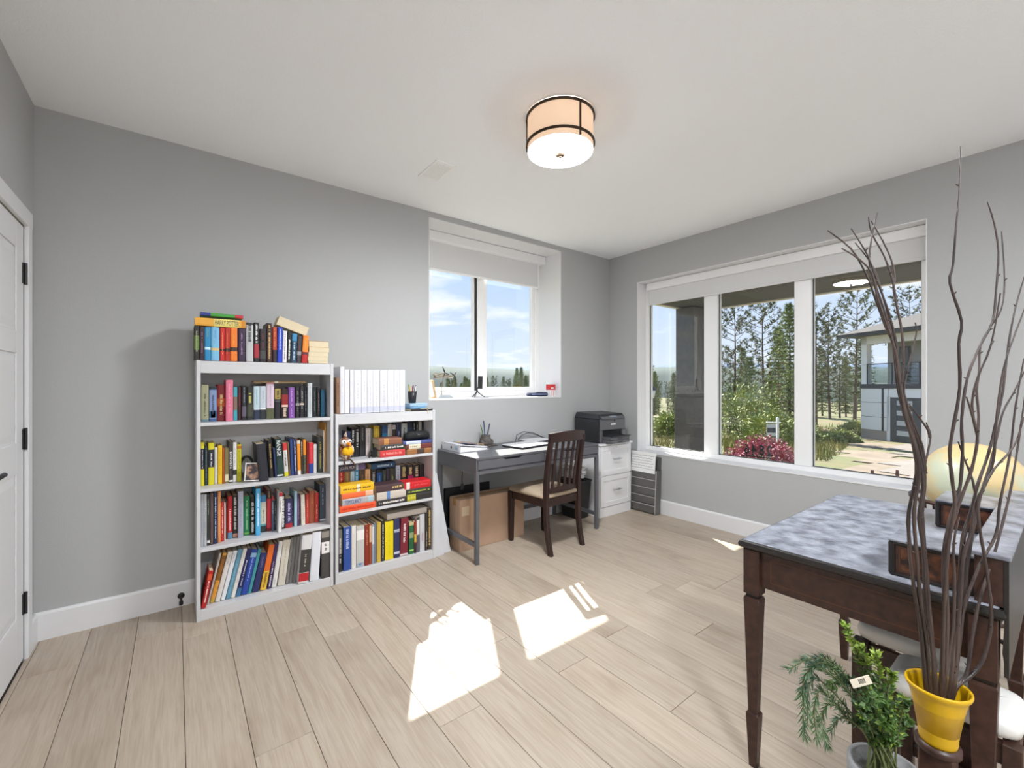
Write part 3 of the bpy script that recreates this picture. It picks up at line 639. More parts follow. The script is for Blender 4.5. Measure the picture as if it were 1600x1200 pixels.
# --- shorter bookcase, upper shelf
W, G = "on shorter bookcase's upper shelf", "books standing on the shorter bookcase's upper shelf"
row([
 (541,548.4,674,'2c3c6c','navy blue book',{'p':'c8d0e0','pr':(.4,.6)}),
 (548.8,554.8,668,'1b1b1d','black book with bold white lettering',{'p':'e0e0dc','pr':(.5,.9),'pw':.85}),
 (555.2,562,667.5,'19191b','black book with white lettering blocks',{'p':'dcdcd8','pr':(.3,.92),'pw':.85}),
 (562.8,570.6,666,'2c2c2e','charcoal book',{'p':'9a9a9a','pr':(.5,.95),'pw':.25}),
 (572,579.4,669,'d8ccc8','off white book',{'p':'8a8280','pr':(.3,.9),'pw':.25}),
 (579.6,583,670,'6c766c','slim grey green book',{}),
 (584,593,665.5,'d8b02c','yellow book',{'p':'e8d860','pr':(.4,.9)}),
 (593.4,597,666,'3a3028','slim brown book',{}),
 (597.3,605.6,664,'2f86b4','blue book with navy edge',{'b':[(.72,1,'244a78')],'y':3.03}),
 (606,612.2,663,'d6d2c8','cream white book',{'p':'8a8880','pw':.3}),
 (612.6,619,664,'c6c0be','white book with brown panel',{'b':[(.2,.85,'4a3c34')]}),
 (619.6,627,662,'1d2648','navy book with silver lettering',{'p':'98a4c8','pr':(.5,.75)}),
 (627.4,636.6,661.5,'cfd0ca','white book with grey picture',{'p':'5c6464','pr':(.5,.85)}),
 (637.4,645,659.5,'202a40','dark navy book',{'b':[(.2,.8,'2a3a58')]}),
 (645.3,649.6,659.5,'17181c','slim black book with white lettering',{'p':'c8c8c4','pr':(.5,.95)}),
 (650,654,659.5,'1a1a1c','slim black book with grey lettering',{'p':'b0b0ac','pr':(.5,.95)}),
 (654.3,659.2,658,'d4cdc0','cream softcover',{'p':'a8a298','pw':.2}),
 (659.6,664.4,658.5,'222024','black softcover',{'p':'8a8a88','pw':.3}),
], .779, 3.035, W, G, jit=.003, depth=.1, maxh=.286, lim=(.826,1.493))
def pile(items, zs, where, group, y, D):
    z = zs + .0012
    for k, (u0, u1, px, col, desc, kw) in enumerate(items):
        kw = dict(kw); yy = kw.pop('y', y)
        um = (u0+u1)/2; dd = at_y(um, 600, yy); dist = dd.x*SN + dd.y*CS; th = px*dist/FPX
        pos = 'bottom of' if k == 0 else 'top of' if k == len(items)-1 else 'within'
        lying(u0, u1, 600, 600 + px, col, f'{desc}, {pos} the pile {where}', group, y=yy, z=z, D=kw.pop('D', D), **kw)
        z += th + .0004
    return z
zA = pile([(594,633,10.5,'c8383a','red paperback with pale lettering',{'p':'e89088','pr':(.1,.9),'pw':.6}),
      (595,632,8.5,'3a3634','black paperback with white lettering',{'p':'e4e0dc','pr':(.05,.85),'pw':.6}),
      (592,628,9.5,'8a5a44','brown leather book with tan patch',{'b':[(.58,.78,'c08a4a')]})], .779, "under the yellow book, shorter bookcase", 'first pile on the upper shelf of the shorter bookcase', 2.897, .125)
zB = pile([(636,674,8,'9a683c','tan book with dark band',{'b':[(.3,.6,'4a3a30')]}),
      (635,674.5,7.5,'6e3430','dark red book with cream panel',{'b':[(.45,.9,'d8d0b8')],'p':'8a7a60','pr':(.6,.85),'pw':.4}),
      (630,675,5,'47518a','blue magazine with white top',{'b':[(.4,.9,'c8d0e8')]})], .779, "under the black pouch, shorter bookcase", 'second pile on the upper shelf of the shorter bookcase', 2.897, .125)
# --- shorter bookcase, middle shelf
W, G = "on shorter bookcase's middle shelf", "books standing on the shorter bookcase's middle shelf"
row([
 (529,538,736,'a8262c','red paperback',{'p':'e8a08a','pr':(.4,.95)}),
 (538.4,547,736,'8a6c48','tan paperback',{'p':'b89860','pr':(.4,.95)}),
 (547.6,554,736,'b4cbe0','white blue paperback',{'p':'8aa4c0','pw':.3}),
 (554.3,561,735,'4f9ad0','light blue paperback with white lettering',{'p':'d0e8f8','pr':(.4,.95),'pw':.6}),
 (561.6,570.6,734,'4e3d32','dark brown paperback',{'p':'8a6a50'}),
 (571,579,733,'e4b38a','peach paperback',{'p':'c08a5c','pw':.6}),
 (580,588,733,'24201e','black paperback with white ornament',{'p':'c8c0b8','pr':(.4,.9),'pw':.7}),
 (589,597.4,733.5,'24508a','blue and black paperback',{'b':[(.9,1,'141820')],'p':'6a9ad0','pr':(.5,.8)}),
 (597.8,603.4,734,'3c4634','dark olive paperback',{'p':'7a846a','pw':.3}),
 (603.8,609,732,'3a3242','slim plum paperback',{}),
 (609.4,617,732,'3c4034','moss green paperback',{'p':'a8b070','pr':(.5,.8)}),
 (618.8,625.6,727.5,'b8c8d4','pale blue paperback with tan foot',{'b':[(0,.35,'8a7448')],'p':'5a7a8a','pr':(.45,.9)}),
 (626,636.6,727,'1b1f20','thick black paperback with gold lettering',{'p':'c8bc78','pr':(.55,.95),'pw':.85}),
 (637,646.2,726.5,'1e1f22','black paperback with gold and magenta lettering',{'b':[(.45,.66,'a83068')],'p':'d8c488','pr':(.7,.95),'pw':.8}),
 (646.6,656,726,'1c1c20','black paperback with moon and magenta',{'b':[(.45,.58,'a02a58')],'p':'dcd0a8','pr':(.62,.95),'pw':.8}),
 (656.4,664,725.5,'202224','plain black paperback',{'p':'3a3c3c'}),
], .448, 3.025, W, G, jit=.002, depth=.11, lim=(.826,1.493))
zc = at_y(550, 735.5, 3.02).z
lying(529.6, 571, 725.5, 735, '3c3c5c', "indigo paperback lying on the standing books of shorter bookcase's middle shelf", G, y=3.0, z=zc+.003, D=.105, T='JOHN MCN', tc='d8d4dc', pr=(.4,.95), b=[(.02,.25,'6a5a8c'),(.28,.36,'a8c0dc')])
lying(580, 618, 723.5, 731.5, '234870', "blue black book lying on the standing books of shorter bookcase's middle shelf", G, y=3.0, z=at_y(590,732.5,3.02).z+.004, D=.105, p='b8ccd8', pr=(.15,.75), pw=.7)
pile([(531,587,10,'e8552a','orange paperback with red lettering',{'p':'c8301c','pr':(.05,.95),'pw':.6}),
      (535,585,10,'b0aeb2','silver paperback with blue title',{'T':'TOM CLANCY','tc':'3a4a94','pr':(.42,.93),'b':[(.05,.2,'a8c4cc')]}),
      (534,583,8.5,'e86a38','orange paperback with cream end',{'b':[(0,.25,'e8b494')]}),
      (532,584,12,'f0b81c','yellow paperback with black lettering',{'p':'4a3410','pr':(.1,.95),'pw':.35,'b':[(.42,.52,'e8e0c0')]})], .448, 'next to the tall bookcase', 'first pile on the middle shelf of the shorter bookcase', 2.897, .118)
pile([(590,634,9,'2c2626','black paperback with white title line',{'p':'f0ece8','pr':(.05,.95),'pw':.6}),
      (589,634,12,'c9beb4','cream paperback with blue square',{'b':[(.55,.66,'5a86c0')]}),
      (588,630,11,'4a3438','dark brown paperback with gold lettering',{'p':'e0c080','pr':(.05,.45),'pw':.5})], .448, 'beneath the standing pale blue paperback', 'second pile on the middle shelf of the shorter bookcase', 2.897, .118)
pile([(634,675,10,'2f2d2c','black book with yellow panel',{'b':[(.62,.95,'a8a22c')],'p':'d8d24a','pr':(.64,.93),'pw':.7}),
      (635,675,8,'32382e','dark green book with lime lettering',{'p':'b8c458','pr':(.1,.92),'pw':.45}),
      (632,673,11,'cc2028','bright red book with white band',{'b':[(.8,.93,'e8dcd4')],'p':'e06068','pr':(.1,.7),'pw':.3})], .448, 'beneath the magenta lettered paperbacks', 'third pile on the middle shelf of the shorter bookcase', 2.897, .118)
# --- shorter bookcase, bottom shelf
W, G = "on shorter bookcase's bottom shelf", "books on the shorter bookcase's bottom shelf"
row([
 (528.4,535.2,824,'262323','black softcover with grey picture',{'b':[(.4,.95,'6a6862')],'p':'d8d4cc','pr':(.2,.75),'pw':.6}),
 (537,548.6,823.5,'2b4c96','blue hardback with pale lettering',{'p':'b8c4e8','pr':(.5,.95),'pw':.6,'soft':False}),
 (549.6,556.4,822,'dedad2','white hardback',{'p':'b8b4aa','pr':(.1,.8),'pw':.2}),
 (557,569.4,822,'c4c4c0','wide grey hardback with white panel',{'b':[(.66,.9,'eceae6'),(0,.1,'a8aeb8')],'p':'4a78a8','pr':(.04,.09),'pw':.8}),
 (570,577,820,'8a2c18','dark red softcover',{'p':'c88a70','pr':(.5,.9),'pw':.4}),
 (577.3,581.2,819,'9a4a2c','slim rust softcover with cream head',{'b':[(.55,.97,'d8b08c')]}),
 (581.5,584.8,820,'9aa4b8','slim pale blue softcover',{'b':[(.5,.95,'d4d4d8')]}),
 (585,588.8,818,'767c82','slim grey softcover',{}),
 (589.4,595.2,816.5,'cdaa44','mustard book',{'p':'b8963a','pw':.3}),
 (595.6,601.4,813.5,'25211f','black book with white title',{'p':'f0ece4','pr':(.05,.9),'pw':.45}),
 (601.8,614.8,815,'e6cf10','thick bright yellow book',{'p':'c8b008','pr':(.1,.9),'pw':.15}),
 (616,624.8,811,'2a3058','navy hardback with silver bands',{'b':[(.7,.73,'d0d4e0'),(.66,.69,'b0b8cc'),(.1,.16,'c8ccdc')]}),
 (625.2,637,809.5,'7a2030','maroon textbook with white title',{'l':1.8,'p':'f0e4e4','pr':(.35,.85),'pw':.5,'b':[(.01,.06,'d8c8c8')]}),
 (639.6,647,816,'24603c','green book with pale head',{'b':[(.9,1,'c8b888'),(.1,.14,'a8d060'),(.5,.68,'8a9a70')]}),
 (647.6,651,815,'9a3428','slim red and yellow book',{'b':[(.35,.6,'d8b040'),(0,.3,'3a2a34')]}),
 (651.3,655.8,808,'e0dcd8','slim white book with dark foot',{'b':[(0,.5,'5c5a62'),(.92,1,'4a4440')]}),
 (656.4,663.8,803.5,'c4c4c6','light grey book with pink lettering',{'p':'b890a0','pr':(.25,.5),'pw':.5}),
 (664.8,668.4,801,'3a322a','slim dark brown book',{'p':'c8b898','pr':(.1,.5)}),
 (669,676,793.5,'3c2f22','dark book with large gold lettering',{'p':'d8b878','pr':(.1,.95),'pw':.9}),
], .062, 2.915, W, G, jit=.003, lim=(.826,1.493))
lying(605, 667, 802, 811, 'a49a90', "wide grey book lying on the standing books of shorter bookcase's bottom shelf", G, y=2.925, z=at_y(633,809,2.915).z+.004, D=.17, tilt=0, soft=False)

# ------------------------------------------------------------------ things on the bookcases
t = thing('pencil_cup', 'black wire pencil cup full of coloured pens on shorter bookcase', 'pencil cup', (1.372, 2.975, 1.145))
part('cup', BLACK, t, lambda m: m.lathe([(.001,0),(.026,0),(.034,.085),(.0325,.085),(.025,.003),(.001,.003)], 20))
for k, (c, a, l) in enumerate((('6a3a8c',0,.15),('c03030',60,.14),('3a8a3a',130,.155),('d8b030',200,.145),('2a2a2a',260,.15),('e0e0d8',310,.14),('2a4a9a',20,.13))):
    tag(MB().tube([(1.372+.012*math.cos(R(a)), 2.975+.012*math.sin(R(a)), 1.149), (1.372+.028*math.cos(R(a)), 2.975+.028*math.sin(R(a)), 1.149+l*.85)], .0036, 8).build('pen', paint(c)), f"{['purple','red','green','yellow','black','white','blue'][k]} pen in the wire pencil cup on shorter bookcase", 'pen', 'pens in the wire cup')
t = tag(MB().box(0,0,0,.145,.105,.022).build('flat_box', paint('a9c6de'), None, (1.325,2.91,1.1215), (0,0,R(4)), bev=.002), 'pale blue flat box, upper one beside the white binders', 'box', 'pale blue flat boxes')
part('lid_line', paint('6c8fae'), t, lambda m: m.box(-.0005,-.0005,.010,.1455,.1055,.0118))
t = tag(MB().box(0,0,0,.125,.105,.015).build('flat_box', paint('7fb0d4'), None, (1.33,2.915,1.145-.0395), (0,0,R(1)), bev=.002), 'sky blue flat box, lower one beside the white binders', 'box', 'pale blue flat boxes')
part('lid_line', paint('4c7fae'), t, lambda m: m.box(-.0005,-.0005,.007,.1255,.1055,.0084))
o = make_book(.0148, .17, .12, '2a2626', label='black notebook lying beneath the flat boxes on shorter bookcase', group='notebooks under the flat boxes')
o.matrix_world = Matrix.Translation((1.497, 2.892, 1.0902)) @ Matrix(((0,0,-1,0),(0,1,0,0),(1,0,0,0),(0,0,0,1)))
t = tag(MB().tube([(1.40,2.899,1.1065),(1.44,2.887,1.1065),(1.452,2.884,1.095),(1.456,2.882,1.070)], .0022, 8).build('ribbon', paint('d8c8a0')), 'cream cord hanging over the edge of shorter bookcase', 'cord')
# bird toy sitting on the upper shelf of the shorter bookcase
FEATH = mat('brown_plush', hexc('7a4a2c'), .95, col2=hexc('e0d2c0'), vscale=40, bump=.8, bscale=120, sharp=(.4,.55))
YEL = mat('yellow_plush', hexc('f0b81a'), .95, bump=.6, bscale=150)
bx, by, bz = .884, 2.93, .7800
t = thing('plush_bird', 'yellow and brown plush bird toy with big eyes and dangling legs', 'plush toy', (bx, by, bz))
def ball(c, r, n=20):
    pr = [(max(.0005, math.sin(math.pi*k/12)), -math.cos(math.pi*k/12)) for k in range(13)]
    return lambda m: m.lathe([(a, b) for a, b in pr], n, M=Matrix.Translation(c) @ Matrix.Diagonal((*r, 1)))
part('body', FEATH, t, ball((0,0,.052), (.036,.034,.052)))
part('belly', YEL, t, ball((.006,-.016,.062), (.037,.026,.032)))
part('head', FEATH, t, ball((-.006,0,.118), (.036,.03,.036)))
part('crest', FEATH, t, lambda m: m.tube([(-.006,0,.145),(-.004,0,.17),(0,.004,.19)], [.014,.010,.003], 8))
part('beak', paint('e88a2a'), t, lambda m: m.tube([(.006,-.022,.115),(.012,-.044,.108),(.014,-.056,.098)], [.013,.010,.002], 8))
for s in (-1, 1):
    e_ = part('eye', paint('e8e8ea'), t, ball((s*.018-.004,-.026,.128), (.015,.009,.015)))
    part('pupil', BLACK, e_, ball((s*.018-.002,-.034,.128), (.005,.003,.005)))
    part('wing', FEATH, t, ball((s*.038,-.004,.064), (.012,.02,.034)))
    part('leg', paint('4a2c1c'), t, lambda m: m.tube([(s*.014,-.03,.012),(s*.02,-.0465,.006),(s*.026,-.052,-.002),(s*.03+.012,-.056,-.028)], .0045, 8))
t = thing('black_pouch', 'soft black zip pouch lying on the blue magazine, shorter bookcase', 'pouch', (1.395, 2.955, zB + .0005))
part('body', mat('black_nylon', (.012,.012,.014), .8, bump=.3, bscale=80), t, lambda m: m.loft([[Vector((x, .034*w*math.cos(R(20*k)), .032*h + .0322*h*math.sin(R(20*k))*1.0)) for k in range(18)] for x, w, h in ((-.094,.3,.5),(-.088,.8,.8),(-.05,1,1.02),(0,1,1),(.05,1,1.03),(.088,.85,.8),(.095,.3,.5))]))
part('zip_pull', CHROME, t, lambda m: m.box(-.012,-.0345,.038,.006,-.031,.043, M=Matrix.Rotation(R(8),4,'Y')))
t = thing('desk_clip', 'small black arched pen stand with two legs, shorter bookcase upper shelf', 'stand', (1.063, 2.945, .7792))
part('arch', BLACK, t, lambda m: m.tube([(-.02,0,0),(-.019,0,.03),(-.008,0,.052),(.004,0,.05),(.008,0,.0)], .005, 8))
part('block', BLACK, t, lambda m: m.box(.01,-.012,0,.028,.014,.068), bev=.004)
# photo card and headphones on the tall bookcase
t = thing('photo_card', 'colour photograph with white border leaning on tall bookcase second shelf', 'photograph', (.357, 2.925, .7150))
PHOTO = mat('photo_print', hexc('c89878'), .4, col2=hexc('2a1c24'), vscale=26, detail=5, sharp=(.42,.6))
Mx = Matrix.Rotation(R(-9),4,'X') @ Matrix.Rotation(R(5),4,'Y')
part('border', paint('e8e4e0'), t, lambda m: m.box(-.047,0,.004,.047,.0012,.108, M=Mx))
part('picture', PHOTO, t, lambda m: m.box(-.042,-.0006,.009,.042,0,.103, M=Mx))
t = thing('headphones', 'black headphone band behind the leaning photograph', 'headphones', (.337, 3.06, .7135))
part('band', BLACK, t, lambda m: m.tube([(.036*math.cos(R(a)), 0, .058+.075*math.sin(R(a))) for a in range(0, 181, 15)], .0075, 10))
for s in (-1, 1): part('ear_cup', RUBBER, t, lambda m: m.lathe([(.001,-.008),(.034,-.008),(.036,0),(.034,.008),(.001,.008)], 24, M=Matrix.Translation((s*.035,0,.037)) @ Matrix.Rotation(R(90),4,'Y')))

# ------------------------------------------------------------------ grey desk
DESK = mat('grey_lacquer', (.105,.105,.116), .32, spec=.55)
DW, DD, DH = 1.292, .572, .757
t = thing('desk', 'dark grey desk with two flat drawers and slim square metal legs', 'desk', (1.678, 2.588, 0))
part('desktop', DESK, t, lambda m: m.box(0,0,DH-.018,DW,DD,DH), bev=.002)
part('side_panel', DESK, t, lambda m: m.box(0,.002,.662,.016,DD,DH-.018), bev=.001)
part('side_panel', DESK, t, lambda m: m.box(DW-.016,.002,.662,DW,DD,DH-.018), bev=.001)
part('back_panel', DESK, t, lambda m: m.box(.016,DD-.016,.662,DW-.016,DD,DH-.018))
part('drawer_base', DESK, t, lambda m: m.box(.016,.01,.662,DW-.016,DD-.016,.669))
mid = DW/2
for a, b in ((.018, mid-.0015), (mid+.0015, DW-.018)):
    c = (a+b)/2
    # drawer front with a curved finger cut-out in the upper edge
    poly = [(a,.673),(b,.673),(b,DH-.020),(c+.095,DH-.020),(c+.07,DH-.034),(c-.07,DH-.034),(c-.095,DH-.020),(a,DH-.020)]
    dr = part('drawer', DESK, t, lambda m: m.prism(poly, 'y', .0, .016))
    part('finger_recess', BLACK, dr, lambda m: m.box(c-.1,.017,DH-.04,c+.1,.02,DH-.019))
part('apron', DESK, t, lambda m: (m.box(.03,.002,.638,DW-.03,.026,.662), m.box(.03,DD-.026,.638,DW-.03,DD-.002,.662)))
for xx in (0, DW-.030):
    part('side_rail', DESK, t, lambda m: m.box(xx+.003,.03,.638,xx+.027,DD-.03,.662))
    part('lower_rail', DESK, t, lambda m: m.box(xx+.003,.03,.120,xx+.027,DD-.03,.148))
    for yy in (.0, DD-.030): part('leg', DESK, t, lambda m: m.box(xx,yy,.0,xx+.030,yy+.030,.662), bev=.002)
part('back_rail', DESK, t, lambda m: m.box(.03,DD-.027,.120,DW-.03,DD-.003,.148))
zd = DH + .0008
# things on the desk
t = thing('ring_binder', 'open white ring binder lying on the grey desk beside the pen pot', 'binder', (1.852, 3.012, zd), R(1))
part('cover', paint('e6e6ea'), t, lambda m: m.box(-.13,-.125,0,.14,.14,.003))
part('spine', paint('e9e9ee'), t, lambda m: m.box(-.134,-.125,0,-.13,.14,.056))
part('front_cover', paint('dfe0e6'), t, lambda m: m.hexa([(-.134,-.125,.054),(.14,-.125,.018),(.14,.14,.018),(-.134,.14,.054)], [(-.134,-.125,.057),(.14,-.125,.021),(.14,.14,.021),(-.134,.14,.057)]))
part('sheets', PAPER, t, lambda m: m.hexa([(-.12,-.115,.004),(.13,-.115,.004),(.13,.13,.004),(-.12,.13,.004)], [(-.12,-.115,.045),(.13,-.115,.014),(.13,.13,.014),(-.12,.13,.045)]))
part('label', paint('b4c4d8'), t, lambda m: m.box(-.1348,-.1,.014,-.1342,-.05,.044))
part('finger_hole', BLACK, t, lambda m: m.lathe([(.001,0),(.011,0),(.011,.0006),(.001,.0006)], 20, M=Matrix.Translation((-.1345,.0,.028)) @ Matrix.Rotation(R(-90),4,'Y')))
t = thing('brochure', 'glossy blue and orange brochure lying on the open binder', 'brochure', (1.89, 3.03, zd+.0440), R(6))
t.rotation_euler = (0, R(7.4), R(6))
part('cover', mat('brochure_print', hexc('c8a060'), .3, col2=hexc('3a4a7c'), vscale=14, sharp=(.45,.55)), t, lambda m: m.box(-.08,-.09,0,.09,.10,.0035))
# carved pen pot with tools
STONE = mat('carved_stone', (.16,.14,.13), .8, bump=1.0, bscale=60, col2=(.05,.045,.04), vscale=30)
t = thing('pen_pot', 'dark carved pen pot holding pens and scissors on the grey desk', 'pen pot', (2.10, 3.09, zd))
part('pot', STONE, t, lambda m: m.lathe([(.001,0),(.042,0),(.052,.02),(.05,.05),(.04,.075),(.044,.09),(.038,.09),(.034,.07),(.001,.06)], 18))
for s in (-1, 1): part('carved_knob', STONE, t, ball((s*.045,-.02,.03), (.02,.018,.026), 12))
part('tray', STONE, t, lambda m: m.box(-.075,-.065,0,.085,.045,.008), bev=.003)
for k, (c, a, l, nm) in enumerate((('2a3a6a',10,.12,'navy pen'),('2c2c30',80,.14,'black pen'),('5a7a4a',150,.11,'green pen'),('3a4a7a',215,.15,'long blue pen'),('7a7a80',300,.12,'silver pen'))):
    tag(MB().tube([(2.10+.014*math.cos(R(a)), 3.09+.014*math.sin(R(a)), zd+.065), (2.10+.045*math.cos(R(a)), 3.09+.04*math.sin(R(a)), zd+.065+l)], [.0045,.004], 8).build('pen', paint(c)), f'{nm} standing in the carved pen pot on the desk', 'pen', 'pens in the carved pot')
def laptop(label, loc, rz, w, d_, lidc):
    t = thing('laptop', label, 'laptop', loc, rz)
    part('base', paint('2c2c30'), t, lambda m: m.box(-w/2,-d_/2,.002,w/2,d_/2,.011), bev=.002)
    part('lid', lidc, t, lambda m: m.box(-w/2,-d_/2,.0115,w/2,d_/2,.018), bev=.002)
    for q in (-1, 1): part('foot', RUBBER, t, lambda m: m.box(q*w*.4-.01,-d_*.4,0,q*w*.4+.01,d_*.4,.002))
laptop('closed silver laptop lying on the grey desk, in front of another', (2.36, 2.86, zd), R(8), .35, .24, mat('silver_lid', (.62,.62,.64), .35))
laptop('smaller closed white laptop on the desk near the wall', (2.63, 3.045, zd), R(4), .26, .17, paint('d8d8dc'))
tag(MB().tube([(2.44,3.11,zd+.004),(2.47,3.13,zd+.06),(2.55,3.13,zd+.085),(2.66,3.13,zd+.07),(2.75,3.11,zd+.03),(2.79,3.06,zd+.004)], .003, 8).build('charger_cable', BLACK), 'black charger cable arching over the white laptop on desk', 'cable', 'charger cables on the desk')
tag(MB().tube([(2.50,3.150,zd+.004),(2.54,3.15,zd+.05),(2.62,3.15,zd+.068),(2.72,3.145,zd+.045),(2.80,3.12,zd+.004)], .003, 8).build('charger_cable', BLACK), 'second black charger cable crossing the first near the wall', 'cable', 'charger cables on the desk')
t = thing('power_adapter', 'black cord with plug hanging below the grey desk', 'cord', (1.752, 2.90, .662))
part('cord', BLACK, t, lambda m: m.tube([(0,0,0),(.002,0,-.06),(-.001,0,-.12),(0,0,-.15)], .0028, 8))
part('plug', BLACK, t, lambda m: m.box(-.010,-.008,-.195,.010,.008,-.15), bev=.003)

# ------------------------------------------------------------------ dining chair at the desk
WOOD = mat('dark_walnut', (.024,.0095,.0075), .33, var=.35, vscale=9, stretch=(5,5,.5), spec=.5)
SUEDE = mat('beige_suede', hexc('a89680'), .9, var=.15, vscale=9, bump=.15, bscale=150)
t = thing('dining_chair', 'dark wooden slat-back dining chair with beige seat at the grey desk', 'chair', (2.378, 2.645, 0), R(3))
for s in (-1, 1):
    part('front_leg', WOOD, t, lambda m: m.hexa([(s*.187-.016,.184,0),(s*.187+.016,.184,0),(s*.187+.016,.216,0),(s*.187-.016,.216,0)], [(s*.187-.021,.176,.405),(s*.187+.021,.176,.405),(s*.187+.021,.218,.405),(s*.187-.021,.218,.405)]), bev=.003)
    rg = []
    for y, z, h in ((-.245,0,.017),(-.215,.12,.019),(-.198,.26,.021),(-.194,.42,.022),(-.200,.55,.021),(-.218,.70,.020),(-.240,.82,.018),(-.252,.885,.016)):
        rg.append([Vector((s*.180-.016, y-h, z)), Vector((s*.180+.016, y-h, z)), Vector((s*.180+.016, y+h, z)), Vector((s*.180-.016, y+h, z))])
    part('back_post', WOOD, t, lambda m: m.loft(rg, 0, False), bev=.003)
def arc(zc, hz, th, ydep, x1=.196, n=10):
    def f(m):
        rings = []
        for k in range(n+1):
            x = -x1 + 2*x1*k/n; q = 1-(x/x1)**2; y = ydep - .022*q
            rings.append([Vector((x,y-th,zc-hz)),Vector((x,y+th,zc-hz)),Vector((x,y+th,zc+hz+.012*q)),Vector((x,y-th,zc+hz+.012*q))])
        m.loft(rings, 0, False)
    return f
part('top_rail', WOOD, t, arc(.880, .034, .012, -.246), bev=.004)
part('lower_rail', WOOD, t, arc(.468, .016, .010, -.190, .166), bev=.003)
for k in range(5):
    x = -.122 + k*.061
    q = 1-(x/.196)**2; q2 = 1-(x/.166)**2
    pts = [(-.192-.022*q2+.002, .475),(-.205-.022*q, .60),(-.224-.022*q,.73),(-.244-.022*q,.855)]
    rg = [[Vector((x-.012,y-.006,z)),Vector((x+.012,y-.006,z)),Vector((x+.012,y+.006,z)),Vector((x-.012,y+.006,z))] for y, z in pts]
    part('slat', WOOD, t, lambda m: m.loft(rg, 0, False), bev=.002)
for b in ((-.166,.182,.352,.166,.204,.412),(-.164,-.205,.352,.164,-.183,.412),(-.198,-.172,.352,-.178,.176,.412),(.178,-.172,.352,.198,.176,.412)): part('seat_rail', WOOD, t, lambda m: m.box(*b), bev=.002)
def seat(m):
    n = 12
    for kk in range(1): pass
    rings = []
    for ins, z in ((.012,.412),(0,.420),(0,.436),(.012,.450),(.05,.462),(.12,.468)):
        rings.append([Vector((sx*(.212-ins)*(1 if sy > 0 else .95), sy*(.218-ins), z)) for sx, sy in ((-1,-.8),(-.8,-.93),(.8,-.93),(1,-.8),(1,.9),(.85,1.02),(-.85,1.02),(-1,.9))])
    m.loft(rings)
part('seat', SUEDE, t, seat)

# ------------------------------------------------------------------ below and beside the desk
CARD = mat('cardboard', hexc('b0927a'), .85, var=.06, vscale=6)
t = thing('cardboard_box', 'large closed brown cardboard box standing under the grey desk', 'box', (1.712, 2.872, 0))
part('carton', CARD, t, lambda m: m.box(0,0,0,.635,.155,.392), bev=.003)
part('flap', CARD, t, lambda m: m.box(.003,.002,.392,.632,.076,.395))
part('flap', CARD, t, lambda m: m.box(.003,.079,.392,.632,.153,.395))
TAPE = mat('packing_tape', hexc('a37a50'), .25)
part('tape', TAPE, t, lambda m: (m.box(-.0006,.052,.34,0,.103,.395), m.box(-.0006,.052,.395,.6356,.103,.3956)))
part('shipping_label', paint('cdb79c'), t, lambda m: m.box(.02,-.0006,.27,.085,0,.34))
tag(MB().box(0,0,0,.44,.02,.436).build('picture_board', mat('matte_black_panel', (.012,.012,.014), .5), None, (1.725,3.10,0), (R(-3),0,0), bev=.003), 'flat black panel leaning on the wall behind the cardboard box', 'board')
BOARDM = mat('white_sheet', (.66,.66,.68), .6, bump=.2, bscale=10, col2=(.56,.56,.58), vscale=5)
for k, (xa, xb, xt, yy, zt, tk) in enumerate(((1.520,1.600,1.545,2.90,.645,.012),(1.565,1.672,1.575,2.925,.60,.010))):
    tag(MB().hexa([(xa,yy,0),(xb,yy+.012,0),(xb,yy+.012+tk,0),(xa,yy+tk,0)], [(xt-.022,yy+.10,zt),(xt+.03,yy+.11,zt-.008),(xt+.03,yy+.11+tk,zt-.008),(xt-.022,yy+.10+tk,zt)]).build('foam_board', BOARDM), ['white tapered board leaning beside the shorter bookcase', 'second white tapered board leaning behind, closer to cardboard box'][k], 'board', 'white boards beside the bookcase')
t = thing('file_cabinet', 'white two-drawer file cabinet with bar handles carrying the printer', 'cabinet', (3.205, 2.770, 0))
CW, CD, CH = .468, .372, .708
CABW = mat('cabinet_white', (.80,.80,.81), .4)
part('body', CABW, t, lambda m: m.box(0,.018,0,CW,CD,CH-.018), bev=.001)
part('top', CABW, t, lambda m: m.box(-.010,-.012,CH-.018,CW+.010,CD,CH), bev=.002)
part('plinth', CABW, t, lambda m: m.box(.0,.006,0,CW,.018,.092), bev=.001)
for z0, z1 in ((.098,.388),(.400,.684)):
    dr = part('drawer', CABW, t, lambda m: m.box(.004,.006,z0,CW-.004,.018,z1), bev=.001)
    m = MB(); f = .045
    for b in ((.004,z0,.004+f,z1),(CW-.004-f,z0,CW-.004,z1),(.004+f,z0,CW-.004-f,z0+f),(.004+f,z1-f,CW-.004-f,z1)): m.box(b[0],0,b[1],b[2],.006,b[3])
    m.build('drawer_frame', CABW, dr, bev=.0015)
    zc = (z0+z1)/2 + .012
    m = MB(); m.tube([(CW/2-.055,-.022,zc),(CW/2+.055,-.022,zc)], .006, 10)
    for s in (-1,1): m.tube([(CW/2+s*.04,.006,zc),(CW/2+s*.04,-.022,zc)], .0045, 8)
    m.build('handle', CHROME, dr)
part('lock', CHROME, t, lambda m: m.lathe([(.001,0),(.008,0),(.008,-.004),(.001,-.004)], 16, M=Matrix.Translation((CW/2,.0,.668)) @ Matrix.Rotation(R(90),4,'X')))
